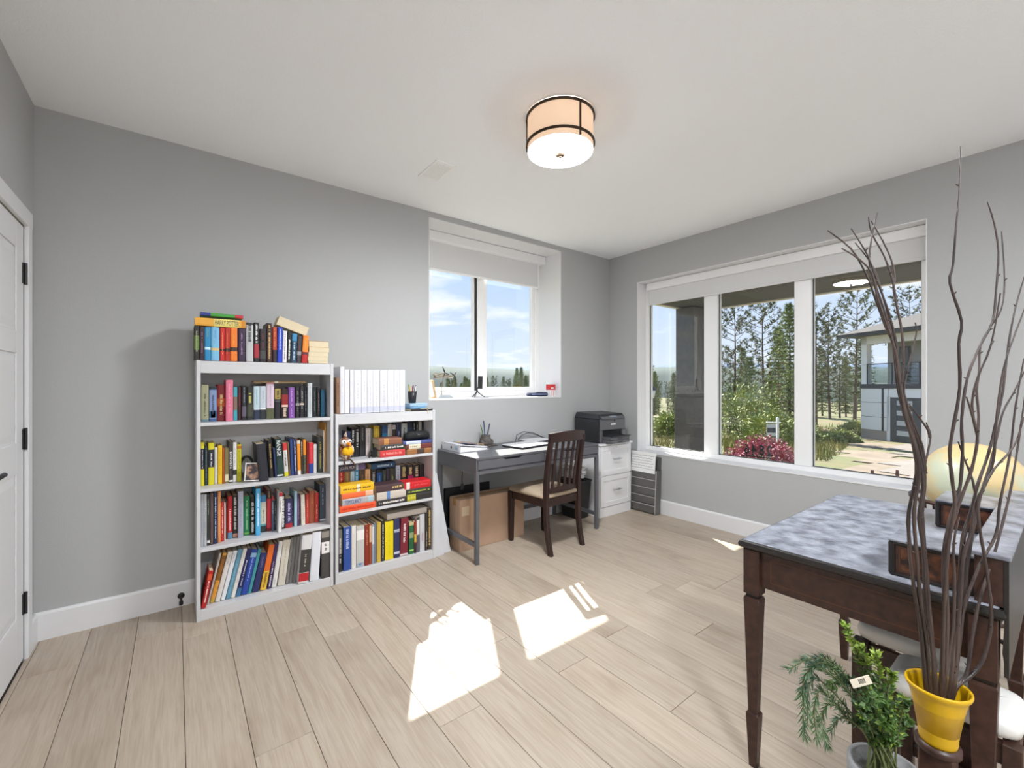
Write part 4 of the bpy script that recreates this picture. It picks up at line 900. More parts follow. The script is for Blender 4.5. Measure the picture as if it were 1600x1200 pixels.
# printer
PB = mat('printer_black', (.022,.022,.025), .38, spec=.5); PG = mat('printer_grey', (.10,.10,.108), .4)
t = thing('printer', 'black and grey multifunction printer standing on white file cabinet', 'printer', (3.222, 2.782, .7085))
PWd, PDp, PHt = .40, .35, .292
part('body', PB, t, lambda m: m.box(0,.03,.012,PWd,PDp,.235), bev=.008, seg=2)
part('scanner_lid', PB, t, lambda m: m.hexa([(0,.02,.236),(PWd,.02,.236),(PWd,PDp,.236),(0,PDp,.236)], [(.02,.045,PHt-.012),(PWd-.02,.045,PHt-.012),(PWd-.02,PDp-.01,PHt),(.02,PDp-.01,PHt)]), bev=.006, seg=2)
part('front_panel', PG, t, lambda m: m.box(.012,.012,.125,PWd-.012,.03,.232), bev=.004)
part('control_panel', PG, t, lambda m: m.hexa([(.03,.0,.232),(PWd-.03,.0,.232),(PWd-.03,.05,.236),(.03,.05,.236)], [(.03,.006,.246),(PWd-.03,.006,.246),(PWd-.03,.055,.270),(.03,.055,.270)]), bev=.003)
part('screen', mat('printer_screen', (.25,.28,.32), .15), t, lambda m: m.hexa([(.16,.006,.2462),(.26,.006,.2462),(.26,.04,.2632),(.16,.04,.2632)], [(.16,.005,.2472),(.26,.005,.2472),(.26,.039,.2642),(.16,.039,.2642)]))
part('power_button', BLACK, t, lambda m: m.lathe([(.001,0),(.010,0),(.010,-.003),(.001,-.003)], 16, M=Matrix.Translation((.22,.012,.216)) @ Matrix.Rotation(R(90),4,'X')))
part('logo', paint('e8e8e8'), t, lambda m: m.box(.165,.0112,.174,.235,.012,.188))
part('paper_slot', mat('slot_black', (.004,.004,.004), .7), t, lambda m: m.box(.045,.0285,.082,PWd-.08,.031,.123))
part('side_pillar', PG, t, lambda m: m.box(.012,.012,.012,.045,.03,.123), bev=.003)
part('side_pillar', PG, t, lambda m: m.box(PWd-.06,.012,.012,PWd-.012,.03,.123), bev=.003)
part('output_tray', PB, t, lambda m: m.box(.05,-.10,.070,PWd-.07,.03,.078), bev=.002)
cs_ = part('paper_drawer', PG, t, lambda m: m.box(.05,-.085,.004,PWd-.07,.03,.036), bev=.003)
part('drawer_grip', BLACK, cs_, lambda m: m.box(.15,-.0858,.014,.22,-.084,.026))
cs_ = part('paper_drawer', PG, t, lambda m: m.box(.05,-.085,.038,PWd-.07,.03,.068), bev=.003)
part('drawer_grip', BLACK, cs_, lambda m: m.box(.15,-.0858,.046,.22,-.084,.058))
for s in (.03, PWd-.06): part('foot', RUBBER, t, lambda m: m.box(s,.06,0,s+.03,.30,.0125))
# waste bin with crumpled paper
t = thing('waste_bin', 'black plastic waste bin between the grey desk and file cabinet', 'waste bin', (3.087, 2.99, .0005))
def rr(w, d_, z, n=6, r=.03):
    pts = []
    for cx, cyy, a0 in ((w-r,d_-r,0),(-w+r,d_-r,90),(-w+r,-d_+r,180),(w-r,-d_+r,270)):
        for k in range(n+1): a = R(a0+90*k/n); pts.append(Vector((cx+r*math.cos(a), cyy+r*math.sin(a), z)))
    return pts
part('bin', mat('bin_black', (.012,.013,.015), .35), t, lambda m: m.loft([rr(.082,.11,0), rr(.101,.135,.345), rr(.106,.14,.35), rr(.106,.14,.362), rr(.097,.13,.362), rr(.078,.105,.01)]))
prn_ = random.Random(5)
for k in range(5):
    pts = []
    cxp, cyp, czp = 3.087+prn_.uniform(-.02,.015), 2.99+prn_.uniform(-.07,.06), .380+k*.030
    nx_ = 5
    vs = []; fs = []
    for i in range(nx_+1):
        for j in range(nx_+1):
            vs.append((cxp+(i/nx_-.5)*.15+prn_.uniform(-.008,.008), cyp+(j/nx_-.5)*.17+prn_.uniform(-.008,.008), czp+.016*math.sin(i*1.3)*math.cos(j*1.1)+prn_.uniform(-.006,.006)))
    for i in range(nx_):
        for j in range(nx_): a = i*(nx_+1)+j; fs.append((a,a+1,a+nx_+2,a+nx_+1))
    o = MB().add(vs, fs).build('crumpled_paper', PAPER)
    so = o.modifiers.new('thickness', 'SOLIDIFY'); so.thickness = .0008
    tag(o, 'crumpled white paper sheet sticking out of the black waste bin', 'paper', 'crumpled paper in the waste bin')
# wire file rack leaning under the window, with a hand-written sheet
MESHM = mat('grey_wire_mesh', (.16,.155,.15), .5, metal=.4, bump=.4, bscale=400)
t = thing('wall_file_rack', 'grey metal wall file rack with five pockets standing on floor below window', 'file rack', (3.725, 2.655, 0))
t.rotation_euler = (0, R(3), 0)
part('back_plate', MESHM, t, lambda m: m.box(.052,-.145,0,.056,.145,.56))
part('side_plate', MESHM, t, lambda m: (m.box(-.03,-.148,0,.056,-.145,.43), m.box(-.03,.145,0,.056,.148,.43)))
for k in range(5):
    z0 = .012 + k*.082
    pk = part('pocket', MESHM, t, lambda m: m.hexa([(-.026,-.143,z0),(-.026,.143,z0),(-.0245,.143,z0),(-.0245,-.143,z0)], [(-.042+.005*k,-.143,z0+.075),(-.042+.005*k,.143,z0+.075),(-.0405+.005*k,.143,z0+.075),(-.0405+.005*k,-.143,z0+.075)]))
    part('rim', mat('grey_wire', (.50,.49,.47), .4, metal=.2), pk, lambda m: m.tube([(-.042+.005*k,-.145,z0+.076),(-.042+.005*k,.145,z0+.076)], .004, 8))
for s in (-1, 1): part('post', mat('grey_wire', (.32,.31,.30)), t, lambda m: m.tube([(-.034,s*.146,0),(-.028,s*.146,.43)], .0035, 8))
t = thing('handwritten_sheet', 'white sheet with handwritten lines in the top of the file rack', 'paper', (3.712, 2.66, .40))
t.rotation_euler = (0, R(5), 0)
part('sheet', PAPER, t, lambda m: m.box(0,-.14,0,.0012,.142,.20))
part('folded_edge', PAPER, t, lambda m: m.box(-.003,-.146,.178,.0012,.146,.203))
hr = random.Random(8)
for k in range(6):
    y = .135; z = .168 - k*.026; m = MB()
    while y > -.07 - hr.uniform(0,.05):
        ww = hr.uniform(.010,.03); m.tube([(-.0006,y,z),(-.0006,y-ww*.4,z+hr.uniform(-.004,.006)),(-.0006,y-ww,z+hr.uniform(-.004,.004))], .0016, 4); y -= ww + .006
    m.build('handwriting', paint('2a2a3a'), t)

# ------------------------------------------------------------------ on the sill of the small window
zs = AZ0 + .0008
t = thing('framed_picture', 'small wooden picture frame on the sill against the window reveal', 'picture frame', (1.635, 3.235, zs), R(0))
m = MB(); Mz = Matrix.Rotation(R(-12),4,'Y')
for b in ((0,-.055,0,.012,-.043,.15),(0,.043,0,.012,.055,.15),(0,-.043,0,.012,.043,.012),(0,-.043,.138,.012,.043,.15)): m.box(*b, M=Matrix.Translation((.035,0,.003)) @ Mz)
m.build('frame', paint('c8a878'), t)
part('picture', PAPER, t, lambda m: m.box(.004,-.043,.012,.006,.043,.138, M=Matrix.Translation((.035,0,.003)) @ Mz))
# twin-propeller model aeroplane on a stand
BRASS = mat('pewter_model', (.20,.18,.14), .35, metal=.6)
t = thing('model_aeroplane', 'pewter twin propeller model aeroplane on a clear stand, window sill', 'model aeroplane', (1.79, 3.29, zs))
Ma = Matrix.Translation((.01,.0,.185)) @ Matrix.Rotation(R(24),4,'Z') @ Matrix.Rotation(R(-14),4,'X') @ Matrix.Rotation(R(8),4,'Y')
# model axes: nose -y, wings +-x
def pl(m, pts, r, n=12): m.tube([Ma @ Vector(p) for p in pts], r, n)
part('fuselage', BRASS, t, lambda m: pl(m, [(0,-.065,0),(0,-.055,0),(0,-.02,.002),(0,.05,.006),(0,.10,.012)], [.002,.010,.014,.010,.004]))
def wing(m, x0, x1, y0, y1, z, th):
    m.hexa([Ma @ Vector(p) for p in ((x0,y0,z),(x1,y0+.012,z+.004),(x1,y1-.006,z+.004),(x0,y1,z))], [Ma @ Vector(p) for p in ((x0,y0,z+th),(x1,y0+.012,z+.004+th),(x1,y1-.006,z+.004+th),(x0,y1,z+th))])
for s in (-1, 1):
    part('wing', BRASS, t, lambda m: wing(m, 0, s*.125, -.03, .018, 0, .003))
    part('tailplane', BRASS, t, lambda m: wing(m, 0, s*.04, .078, .10, .012, .002))
    e_ = part('engine', BRASS, t, lambda m: pl(m, [(s*.062,-.066,.002),(s*.062,-.05,.002),(s*.062,0,.003),(s*.062,.03,.004)], [.005,.009,.008,.003]))
    def prop(m):
        c = Ma @ Vector((s*.062,-.070,.002))
        for k in range(3):
            a = R(20+120*k + 25*s); dx, dz = math.cos(a), math.sin(a)
            p1 = Ma @ Vector((s*.062+dx*.020,-.070,.002+dz*.020)); p2 = Ma @ Vector((s*.062+dx*.056,-.070,.002+dz*.056))
            m.tube([c, p1, p2], [.003,.0065,.0025], 6)
        m.tube([Ma @ Vector((s*.062,-.078,.002)), c], [.001,.005], 8)
    part('propeller', BLACK, e_, prop)
part('fin', BRASS, t, lambda m: m.hexa([Ma @ Vector(p) for p in ((-.001,.075,.012),(.001,.075,.012),(.001,.102,.012),(-.001,.102,.012))], [Ma @ Vector(p) for p in ((-.001,.092,.045),(.001,.092,.045),(.001,.104,.045),(-.001,.104,.045))]))
part('stem', BRASS, t, lambda m: m.tube([(0,.01,.012),(-.006,.006,.08),(.008,.002,.15),(.01,0,.18)], [.005,.004,.003,.003], 8))
part('stand_base', mat('grey_acrylic', (.30,.33,.35), .15), t, lambda m: m.hexa([(-.06,-.035,0),(.10,-.035,0),(.10,.035,0),(-.06,.035,0)], [(-.03,-.02,.028),(.065,-.02,.028),(.065,.02,.028),(-.03,.02,.028)]), bev=.002)
t = thing('phone_tripod', 'mini black tripod holding an upright black phone on the window sill', 'tripod', (2.13, 3.27, zs))
for a in (200, 320, 80): part('leg', BLACK, t, lambda m: m.tube([(0,0,.055),(.03*math.cos(R(a)),.03*math.sin(R(a)),.03),(.075*math.cos(R(a)),.06*math.sin(R(a)),.003)], [.006,.004,.003], 8))
part('head', BLACK, t, lambda m: m.tube([(0,0,.05),(0,0,.075),(.012,0,.095)], [.009,.007,.006], 10))
part('phone', PB, t, lambda m: m.box(.004,-.006,.08,.052,.004,.192, M=Matrix.Rotation(R(2),4,'Y')), bev=.004, seg=2)
tag(MB().tube([(2.20,3.262,zs+.012),(2.205,3.26,zs+.006),(2.22,3.25,zs+.004),(2.3,3.24,zs+.004),(2.42,3.25,zs+.003),(2.52,3.23,zs+.004),(2.60,3.25,zs+.003)], .002, 6).build('usb_cable', paint('4a4a48')), 'thin grey cable trailing along the window sill from the phone', 'cable')
t = thing('notebook_case', 'dark navy zip case lying on the window sill by the red box', 'case', (2.835, 3.265, zs), R(-6))
part('body', mat('navy_canvas', hexc('2c3450'), .8, bump=.4, bscale=90), t, lambda m: m.loft([[Vector((x, .04*w*math.cos(R(20*k)), .021*w + .021*w*math.sin(R(20*k)))) for k in range(18)] for x, w in ((-.115,.4),(-.105,.9),(0,1),(.105,.92),(.115,.4))]))
part('stripe', paint('7a86a8'), t, lambda m: m.box(-.09,-.041,.016,.09,-.0395,.026))
t = thing('small_box', 'small red and white cardboard box on the window sill by reveal', 'box', (2.975, 3.225, zs), R(4))
part('box', paint('c41f24'), t, lambda m: m.box(0,0,.062,.075,.06,.118), bev=.001)
part('white_foot', paint('e4e0de'), t, lambda m: m.box(.0005,.0005,0,.0745,.0595,.062))
part('print', paint('f0d8d8'), t, lambda m: m.box(.012,-.0006,.072,.05,0,.088))
part('stripe', paint('b83a3a'), t, lambda m: (m.box(.02,-.0006,0,.026,.0005,.06), m.box(.045,-.0006,0,.051,.0005,.06)))

# ------------------------------------------------------------------ antique writing table by the front wall
AWOOD = mat('antique_mahogany', (.046,.0185,.0125), .38, var=.4, vscale=7, stretch=(.6,6,6), bump=.05, bscale=90)
ADARK = mat('ebonised_edge', (.016,.013,.012), .38)
INLAY = mat('inlay_line', (.10,.038,.018), .4)
BURL = mat('burl_veneer', (.15,.05,.022), .35, col2=(.02,.009,.007), vscale=38, detail=5, sharp=(.38,.62))
CRAZED_SHEEN = mat('crazed_sky_sheen', (.33,.345,.40), .30, col2=(.10,.103,.125), vscale=17, detail=14, sharp=(.32,.66), bump=.25, bscale=90)  # bluish-white sky reflection painted into the mottled, crazed finish
TX0, TX1, TY0, TY1, TH = 1.502, 2.511, .098, .698, .760
t = thing('writing_table', 'antique dark writing table with crazed top in painted sky sheen and tapered legs', 'table', (TX0, TY0, 0))
TW, TD = TX1-TX0, TY1-TY0
def top_edge(m):
    rg = []
    for ins, z in ((.014,TH-.030),(.004,TH-.024),(.0,TH-.016),(.003,TH-.006),(.010,TH-.003)):
        rg.append([Vector((ins,ins,z)),Vector((TW-ins,ins,z)),Vector((TW-ins,TD-ins,z)),Vector((ins,TD-ins,z))])
    m.loft(rg, 0, False)
part('top_moulding', ADARK, t, top_edge)
part('table_top', CRAZED_SHEEN, t, lambda m: m.box(.011,.011,TH-.004,TW-.011,TD-.011,TH), bev=.0015)
for b in ((.045,.028,.610,TW-.045,.046,.730),(.045,TD-.046,.610,TW-.045,TD-.028,.730)): part('apron', AWOOD, t, lambda m: m.box(*b))
ins = .003
for xx, sgn in ((.030,-1),(TW-.048,1)):
    ap = part('apron', AWOOD, t, lambda m: m.box(xx,.055,.610,xx+.018,TD-.055,.730))
    xo = xx-.0006 if sgn < 0 else xx+.0180
    m = MB()
    for z0, z1, y0, y1 in ((.632,.635,.09,TD-.09),(.705,.708,.09,TD-.09),(.635,.705,.09,.093),(.635,.705,TD-.093,TD-.09)): m.box(xo,y0,z0,xo+.0006,y1,z1)
    m.build('inlay', INLAY, ap)
for xx in (.012, TW-.062):
    for yy in (.012, TD-.062):
        lg = part('leg', AWOOD, t, lambda m: m.box(xx,yy,.580,xx+.050,yy+.050,.730), bev=.002)
        c = (xx+.025, yy+.025)
        def sq(h, z): return [Vector((c[0]-h,c[1]-h,z)),Vector((c[0]+h,c[1]-h,z)),Vector((c[0]+h,c[1]+h,z)),Vector((c[0]-h,c[1]+h,z))]
        part('collar', ADARK, lg, lambda m: m.loft([sq(.018,.568), sq(.018,.582)], 0, False))
        part('tapered_shaft', AWOOD, lg, lambda m: m.loft([sq(.014,.180), sq(.024,.545), sq(.025,.562), sq(.022,.570)], 0, False), bev=.0015)
        part('spade_foot', AWOOD, lg, lambda m: m.loft([sq(.012,0), sq(.019,.165), sq(.019,.178), sq(.015,.184)], 0, False), bev=.001)
# raised gallery along the back with a small drawer box at each end
gal = part('gallery', AWOOD, t, lambda m: m.box(.022,.004,TH,TW-.022,.052,TH+.112))
part('gallery_top', CRAZED_SHEEN, gal, lambda m: m.box(.012,-.008,TH+.112,TW-.012,.062,TH+.122), bev=.002)
part('gallery_back', ADARK, gal, lambda m: m.box(.02,-.004,.60,TW-.02,.004,TH+.112))
for xa, xb in ((.045,.245), (.700,.920)):
    bxo = part('drawer_box', AWOOD, t, lambda m: m.box(xa+.006,.052,TH,xb-.006,.212,TH+.088))
    part('box_top', CRAZED_SHEEN, bxo, lambda m: m.box(xa,.050,TH+.092,xb,.218,TH+.099), bev=.002)
    part('top_moulding', ADARK, bxo, lambda m: m.box(xa+.002,.051,TH+.084,xb-.002,.216,TH+.093), bev=.002)
    part('base_moulding', ADARK, bxo, lambda m: m.box(xa+.002,.051,TH,xb-.002,.215,TH+.008), bev=.002)
    for xx in (xa+.002, xb-.012): part('corner_column', ADARK, bxo, lambda m: m.tube([(xx+.005,.210,TH+.006),(xx+.005,.210,TH+.088)], .008, 12))
    for xo in (xa+.0052, xb-.006):
        pn = part('side_panel', BURL, bxo, lambda m: m.box(xo,.068,TH+.018,xo+.0008,.192,TH+.076))
        m = MB()
        for z0, z1, y0, y1 in ((.014,.017,.064,.196),(.077,.080,.064,.196),(.017,.077,.064,.067),(.017,.077,.193,.196)): m.box(xo-.0003,y0,TH+z0,xo+.0011,y1,TH+z1)
        m.build('inlay', INLAY, pn)
    df = part('small_drawer', BURL, bxo, lambda m: m.box(xa+.018,.212,TH+.012,xb-.018,.2155,TH+.080), bev=.001)
    part('knob', CHROME, df, lambda m: m.lathe([(.001,0),(.005,0),(.004,.008),(.008,.012),(.001,.016)], 14, M=Matrix.Translation(((xa+xb)/2,.2155,TH+.046)) @ Matrix.Rotation(R(-90),4,'X')))
# floor globe beyond the table
t = thing('globe', 'cream antique style globe in a wooden floor stand behind writing table', 'globe', (2.735, .275, 0))
GLB = mat('globe_map', hexc('d9c08c'), .35, col2=hexc('c4c8ae'), vscale=3.2, detail=7, sharp=(.40,.46))
part('sphere', GLB, t, lambda m: m.lathe([(max(.0005,.17*math.sin(math.pi*k/24)), .855-.17*math.cos(math.pi*k/24)) for k in range(25)], 40))
part('horizon_ring', AWOOD, t, lambda m: m.lathe([(.186,.765),(.205,.765),(.205,.778),(.186,.778),(.186,.765)], 40))
for k in range(4):
    a = R(45+90*k); cx_, sy_ = math.cos(a), math.sin(a)
    part('leg', AWOOD, t, lambda m: m.tube([(.195*cx_,.195*sy_,.766),(.17*cx_,.17*sy_,.5),(.15*cx_,.15*sy_,.2),(.19*cx_,.19*sy_,0)], [.013,.011,.012,.011], 10))
part('stretcher', AWOOD, t, lambda m: (m.tube([(-.115,-.115,.24),(.115,.115,.24)], .009, 8), m.tube([(-.115,.115,.24),(.115,-.115,.24)], .009, 8)))

# white cushioned stools under the writing table
CREAM = mat('white_leatherette', (.74,.73,.70), .42)
def stool(label, x0, y0, x1, y1, zt, th, lw):
    cx_, cy_ = (x0+x1)/2, (y0+y1)/2; w_, d_ = (x1-x0)/2, (y1-y0)/2
    t = thing('stool', label, 'stool', (cx_, cy_, 0), 0, 'white cushioned stools under the writing table')
    def cush(m):
        m.loft([rr(w_-.02, d_-.02, zt-th, 5, .03), rr(w_-.004, d_-.004, zt-th+.010, 5, .04), rr(w_, d_, zt-th*.5, 5, .04), rr(w_-.006, d_-.006, zt-.012, 5, .04), rr(w_-.03, d_-.03, zt-.002, 5, .04), rr(w_-.07, d_-.06, zt, 5, .03)])
    part('cushion', CREAM, t, cush)
    zl = zt-th
    for sx_ in (-1, 1):
        for sy_ in (-1, 1): part('leg', AWOOD, t, lambda m: m.box(sx_*(w_-.012)-lw/2, sy_*(d_-.018)-lw/2, 0, sx_*(w_-.012)+lw/2, sy_*(d_-.018)+lw/2, zl-.0005), bev=.002)
    for s in (-1, 1):
        part('rail', AWOOD, t, lambda m: m.box(s*(w_-.012)-.010, -d_+.02, zl-.055, s*(w_-.012)+.010, d_-.02, zl-.004))
        part('rail', AWOOD, t, lambda m: m.box(-w_+.02, s*(d_-.018)-.010, zl-.055, w_-.02, s*(d_-.018)+.010, zl-.004))
        part('stretcher', AWOOD, t, lambda m: m.box(s*(w_-.012)-.008, -d_+.02, .16, s*(w_-.012)+.008, d_-.02, .19))
stool('white cushioned stool with dark legs pushed deepest under the writing table', 1.80, .17, 2.14, .455, .492, .062, .044)
stool('white cushioned stool with dark legs standing beside the yellow pot', 1.585, .075, 1.78, .335, .470, .058, .034)

# ------------------------------------------------------------------ yellow pot with willow branches on a plant pillar
PC = at_d(1465.5, 1068, 1.0)
YPOT = mat('yellow_glaze', hexc('cfa40c'), .35, var=.05, vscale=20)
t = thing('plant_pillar', 'slim dark wooden plant pillar under the yellow pot', 'plant stand', (PC.x, PC.y, 0))
part('plinth', AWOOD, t, lambda m: m.box(-.045,-.045,0,.045,.045,.03), bev=.003)
part('shaft', AWOOD, t, lambda m: m.box(-.03,-.03,.03,.03,.03,.445), bev=.003)
part('top', AWOOD, t, lambda m: m.lathe([(.001,.445),(.040,.445),(.040,.4595),(.001,.4595)], 32))
t = tag(MB().lathe([(.001,0),(.032,0),(.0335,.006)] + [(.0335+.0165*(k/14)**1.5+.0005*(k % 2), .006+.106*k/14) for k in range(1,15)] + [(.052,.116),(.0555,.121),(.0575,.126),(.0572,.131),(.0545,.132),(.0515,.129),(.0495,.118),(.034,.02),(.001,.018)], 48).build('flower_pot', YPOT, None, (PC.x, PC.y, .4600)), 'small flared yellow pot holding tall dark willow branches', 'pot')
part('soil', mat('potting_soil', (.03,.022,.016), .95, bump=.8, bscale=200), t, lambda m: m.lathe([(.001,.074),(.042,.074)], 32))
BARK = mat('willow_bark', (.018,.011,.010), .38, col2=(.085,.056,.046), vscale=30, stretch=(1,1,.12), bump=.3, bscale=90, detail=5)
BR = [  # pixel path from tip to pot, radius mm at pot, depth bulge
 [(1293,360),(1330,389),(1352,426),(1364,456),(1382,506),(1396,540),(1401,592),(1410,638),(1426,691),(1432,740),(1420,800),(1421,850),(1428,918),(1438,977),(1444,1047)],
 [(1315,388),(1341,404),(1362,427),(1372,470),(1388,515),(1399,550),(1405,600),(1414,650),(1430,700),(1436,745),(1428,800),(1432,865),(1437,925),(1449,1023),(1451,1060)],
 [(1330,357),(1352,392),(1361,413),(1376,453),(1389,490),(1398,527),(1404,570),(1409,620),(1424,672),(1437,720),(1442,760),(1436,810),(1443,860),(1447,942),(1456,1012),(1459,1060)],
 [(1336,379),(1356,404),(1370,430),(1381,470),(1392,510),(1400,560),(1406,612),(1420,664),(1433,712),(1440,752)],
 [(1371,332),(1364,361),(1358,407),(1366,440),(1380,480),(1392,520)],
 [(1357,339),(1362,364),(1382,401),(1395,441),(1401,478),(1409,518),(1412,570),(1409,607),(1423,654),(1438,702),(1445,745),(1441,800),(1445,860),(1452,950),(1462,1060)],
 [(1361,345),(1379,376),(1392,404),(1398,432),(1396,450),(1401,478)],
 [(1430,504),(1432,518),(1426,546),(1413,601),(1415,623),(1426,657),(1441,697),(1447,740)],
 [(1447,660),(1454,680),(1450,705),(1445,728),(1444,750)],
 [(1421,632),(1436,652),(1450,672),(1453,684)],
 [(1501,229),(1499,290),(1494,350),(1489,414),(1484,442),(1502.5,502),(1498,537),(1499.6,607),(1487,680),(1484,712),(1489,760),(1492,790),(1482,850),(1475,950),(1472,1060)],
 [(1543,315),(1553.6,350),(1560,394),(1556.5,452),(1550.7,502),(1530,542.6),(1511,592),(1502.5,656),(1504,706),(1500,760),(1492,788),(1480,830),(1474,880),(1476,960),(1470,1060)],
 [(1565,361.7),(1569.6,437.5),(1564,484),(1546,513),(1531.7,540),(1530,580),(1526,610),(1529,650),(1527,690)],
 [(1563,458),(1549,537),(1527,592),(1518.6,633),(1524.4,668),(1527,690),(1518,734),(1504,772),(1494,800),(1482,840),(1478,880),(1480,960),(1477,1060)],
 [(1510,620),(1518,645),(1524,668)],
 [(1603,425),(1587,478),(1575.5,540),(1566.7,612.6),(1553.6,671),(1544,710),(1528,756),(1518,796),(1504,840),(1500,890),(1494,980),(1486,1062)],
 [(1606,470),(1578,542.6),(1564,598),(1556,668),(1552,720),(1540,756),(1524,788),(1518,830),(1506,870),(1500,940),(1494,1062)],
 [(1606,570),(1583,615),(1566.7,645),(1556,690),(1546,730),(1532,775),(1522,820),(1512,880),(1504,960),(1496,1062)],
 [(1600,652),(1590,684),(1578,706),(1554,732),(1538,760),(1528,790),(1532,834),(1538,868),(1545,918),(1549,965),(1542,1012),(1526,1047),(1506,1076)],
 [(1604,600),(1595,666),(1582,750),(1572,796),(1554,864),(1538,914),(1526,958),(1517,1012),(1510,1054),(1500,1078)],
 [(1600,560),(1586,640),(1578,710),(1562,788),(1556,836),(1531,883),(1507,946),(1498,1000),(1492,1062)],
 [(1499,808),(1490,850),(1491,907),(1489,977),(1479,1040),(1472,1070)],
 [(1516,800),(1506,850),(1501,918),(1496,977),(1492,1040),(1489,1070)],
 [(1497,690),(1508,720),(1518,745),(1524,770)],
]
vr = random.Random(21)
def smooth(P, n=3):
    out_ = []
    for i in range(len(P)-1):
        p0, p1, p2, p3 = P[max(i-1,0)], P[i], P[i+1], P[min(i+2,len(P)-1)]
        for k in range(n):
            q = k/n; out_.append(.5*((2*p1)+(p2-p0)*q+(2*p0-5*p1+4*p2-p3)*q*q+(3*p1-p0-3*p2+p3)*q**3))
    out_.append(P[-1]); return out_
for i, path in enumerate(BR):
    P = []
    n_ = len(path); spread = vr.uniform(-.09, .13)
    for k, (u, v) in enumerate(path):
        hgt = max(0, min(1, (1070 - v)/700))
        base_off = (1465.5-u)/680*.35 if v > 1030 else 0
        P.append(at_d(u, v, 1.0 + spread*hgt + base_off*0))
    if path[-1][1] > 1030:   # carry the stem down into the soil
        q = P[-1].copy(); c_ = Vector((PC.x, PC.y, 0)); h_ = Vector((q.x, q.y, 0)) - c_
        if h_.length > .040: h_ = h_.normalized()*.040
        P[-1] = Vector((c_.x+h_.x, c_.y+h_.y, q.z)); P.append(Vector((c_.x+h_.x*.7, c_.y+h_.y*.7, .536)))
    P = smooth(P)
    thick = 4.6 if path[-1][1] > 1030 else 2.9
    if i in (21, 22): thick = 5.6
    rad = []
    for k in range(len(P)):
        q = k/(len(P)-1); rad.append((.0012 + (thick*.00092-.0012)*q**.7) * (1 + .10*math.sin(k*2.1+i)))
    o = MB().tube(P, rad, 8).build('willow_branch', BARK)
    # buds along the branch
    mb = MB()
    for k in range(3, len(P)-3, 5):
        d_ = Vector((vr.uniform(-1,1), vr.uniform(-1,1), .6)).normalized()
        mb.tube([P[k], P[k]+d_*(rad[k]+.0035), P[k]+d_*(rad[k]+.006)], [.0022,.0016,.0004], 5)
    if mb.f: mb.build('buds', BARK, o)['kind'] = 'stuff'
    if i == 10: lb = 'tallest dark willow branch in the yellow pot, its tip near the ceiling'
    elif i in (21, 22): lb = ['short thick willow stick with a broken-off top in the yellow pot', 'short straight willow stick next to the broken-off one'][i-21]
    elif i == 18: lb = 'willow branch bowing out low in front of the table leg'
    elif path[-1][1] <= 1030: lb = 'short dark willow twig forking off among the yellow pot branches'
    elif path[0][0] < 1450: lb = 'dark willow branch in the yellow pot curving over the large window'
    else: lb = 'dark willow branch in the yellow pot leaning over the writing table'
    tag(o, lb, 'branch', 'willow branches in the yellow pot')

# ------------------------------------------------------------------ artificial greenery in a tall planter
GC = at_d(1384, 1200, .93)
t = tag(MB().lathe([(.001,0),(.060,0),(.066,.40),(.066,.462),(.058,.462),(.056,.43),(.001,.43)], 36).build('tall_planter', mat('grey_planter', (.20,.20,.20), .6, bump=.2, bscale=80), None, (GC.x, GC.y, 0)), 'tall round grey planter holding artificial greenery beside the yellow pot', 'planter')
BOX1 = mat('boxwood_leaf', hexc('557434'), .45, col2=hexc('2a4624'), vscale=22, sharp=(.38,.6)); BOX2 = mat('young_leaf', hexc('9cb044'), .45, col2=hexc('5c7c2e'), vscale=25)
ROSE = mat('rosemary_leaf', hexc('5a7a48'), .5, col2=hexc('3c5646'), vscale=18); STEM = mat('green_stem', hexc('5a6238'), .6)
gr = random.Random(3)
def leaf(m, p, d_, l, w, mi=0):
    d_ = d_.normalized(); s_ = d_.cross(Vector((gr.uniform(-1,1), gr.uniform(-1,1), gr.uniform(-.4,1)))).normalized(); u_ = s_.cross(d_)
    m.add([p, p+d_*l*.45+s_*w*.5+u_*w*.12, p+d_*l, p+d_*l*.45-s_*w*.5+u_*w*.12, p+d_*l*.5-u_*w*.06], [(0,1,4),(1,2,4),(2,3,4),(3,0,4)], mi, True)
PLANT = {'box': thing('artificial_boxwood', 'artificial boxwood with small oval leaves and yellow green tips in the planter', 'plant', (GC.x, GC.y, .4305)),
         'rose': thing('artificial_rosemary', 'artificial rosemary with needle leaves arching out of the tall planter', 'plant', (GC.x, GC.y, .4305))}
def sprig(path, kind, label, dep):
    P = [at_d(u, v, q) for (u, v), q in zip(path, dep)]
    P = [Vector((GC.x+gr.uniform(-.03,.03), GC.y+gr.uniform(-.03,.03), .44))] + P
    root = PLANT['rose' if kind == 'rose' else 'box']; P = [q - root.location for q in P]
    P = smooth(P, 8)
    o = MB().tube(P, [.0022-.0012*k/len(P) for k in range(len(P))], 6).build('stem', STEM, root)
    m = MB(); n_ = len(P)
    for k in range(int(n_*.30), n_):
        T = (P[min(k+1,n_-1)]-P[k-1]).normalized()
        for j in range(5 if kind != 'rose' else 6):
            out_ = Vector((gr.uniform(-1,1), gr.uniform(-1,1), gr.uniform(-1,1))); out_ = (out_ - T*out_.dot(T)).normalized()
            p = P[k] + (P[k]-P[k-1])*gr.random()
            if kind == 'rose': leaf(m, p, out_*.55+T*.8, gr.uniform(.013,.024), .0022)
            else: leaf(m, p, out_*.9+T*.45, gr.uniform(.010,.017), gr.uniform(.006,.009), 1 if (kind == 'young' and k > n_*.6 or gr.random() < .12) else 0)
    m.build('leaves', [ROSE] if kind == 'rose' else [BOX1, BOX2], o)['kind'] = 'stuff'
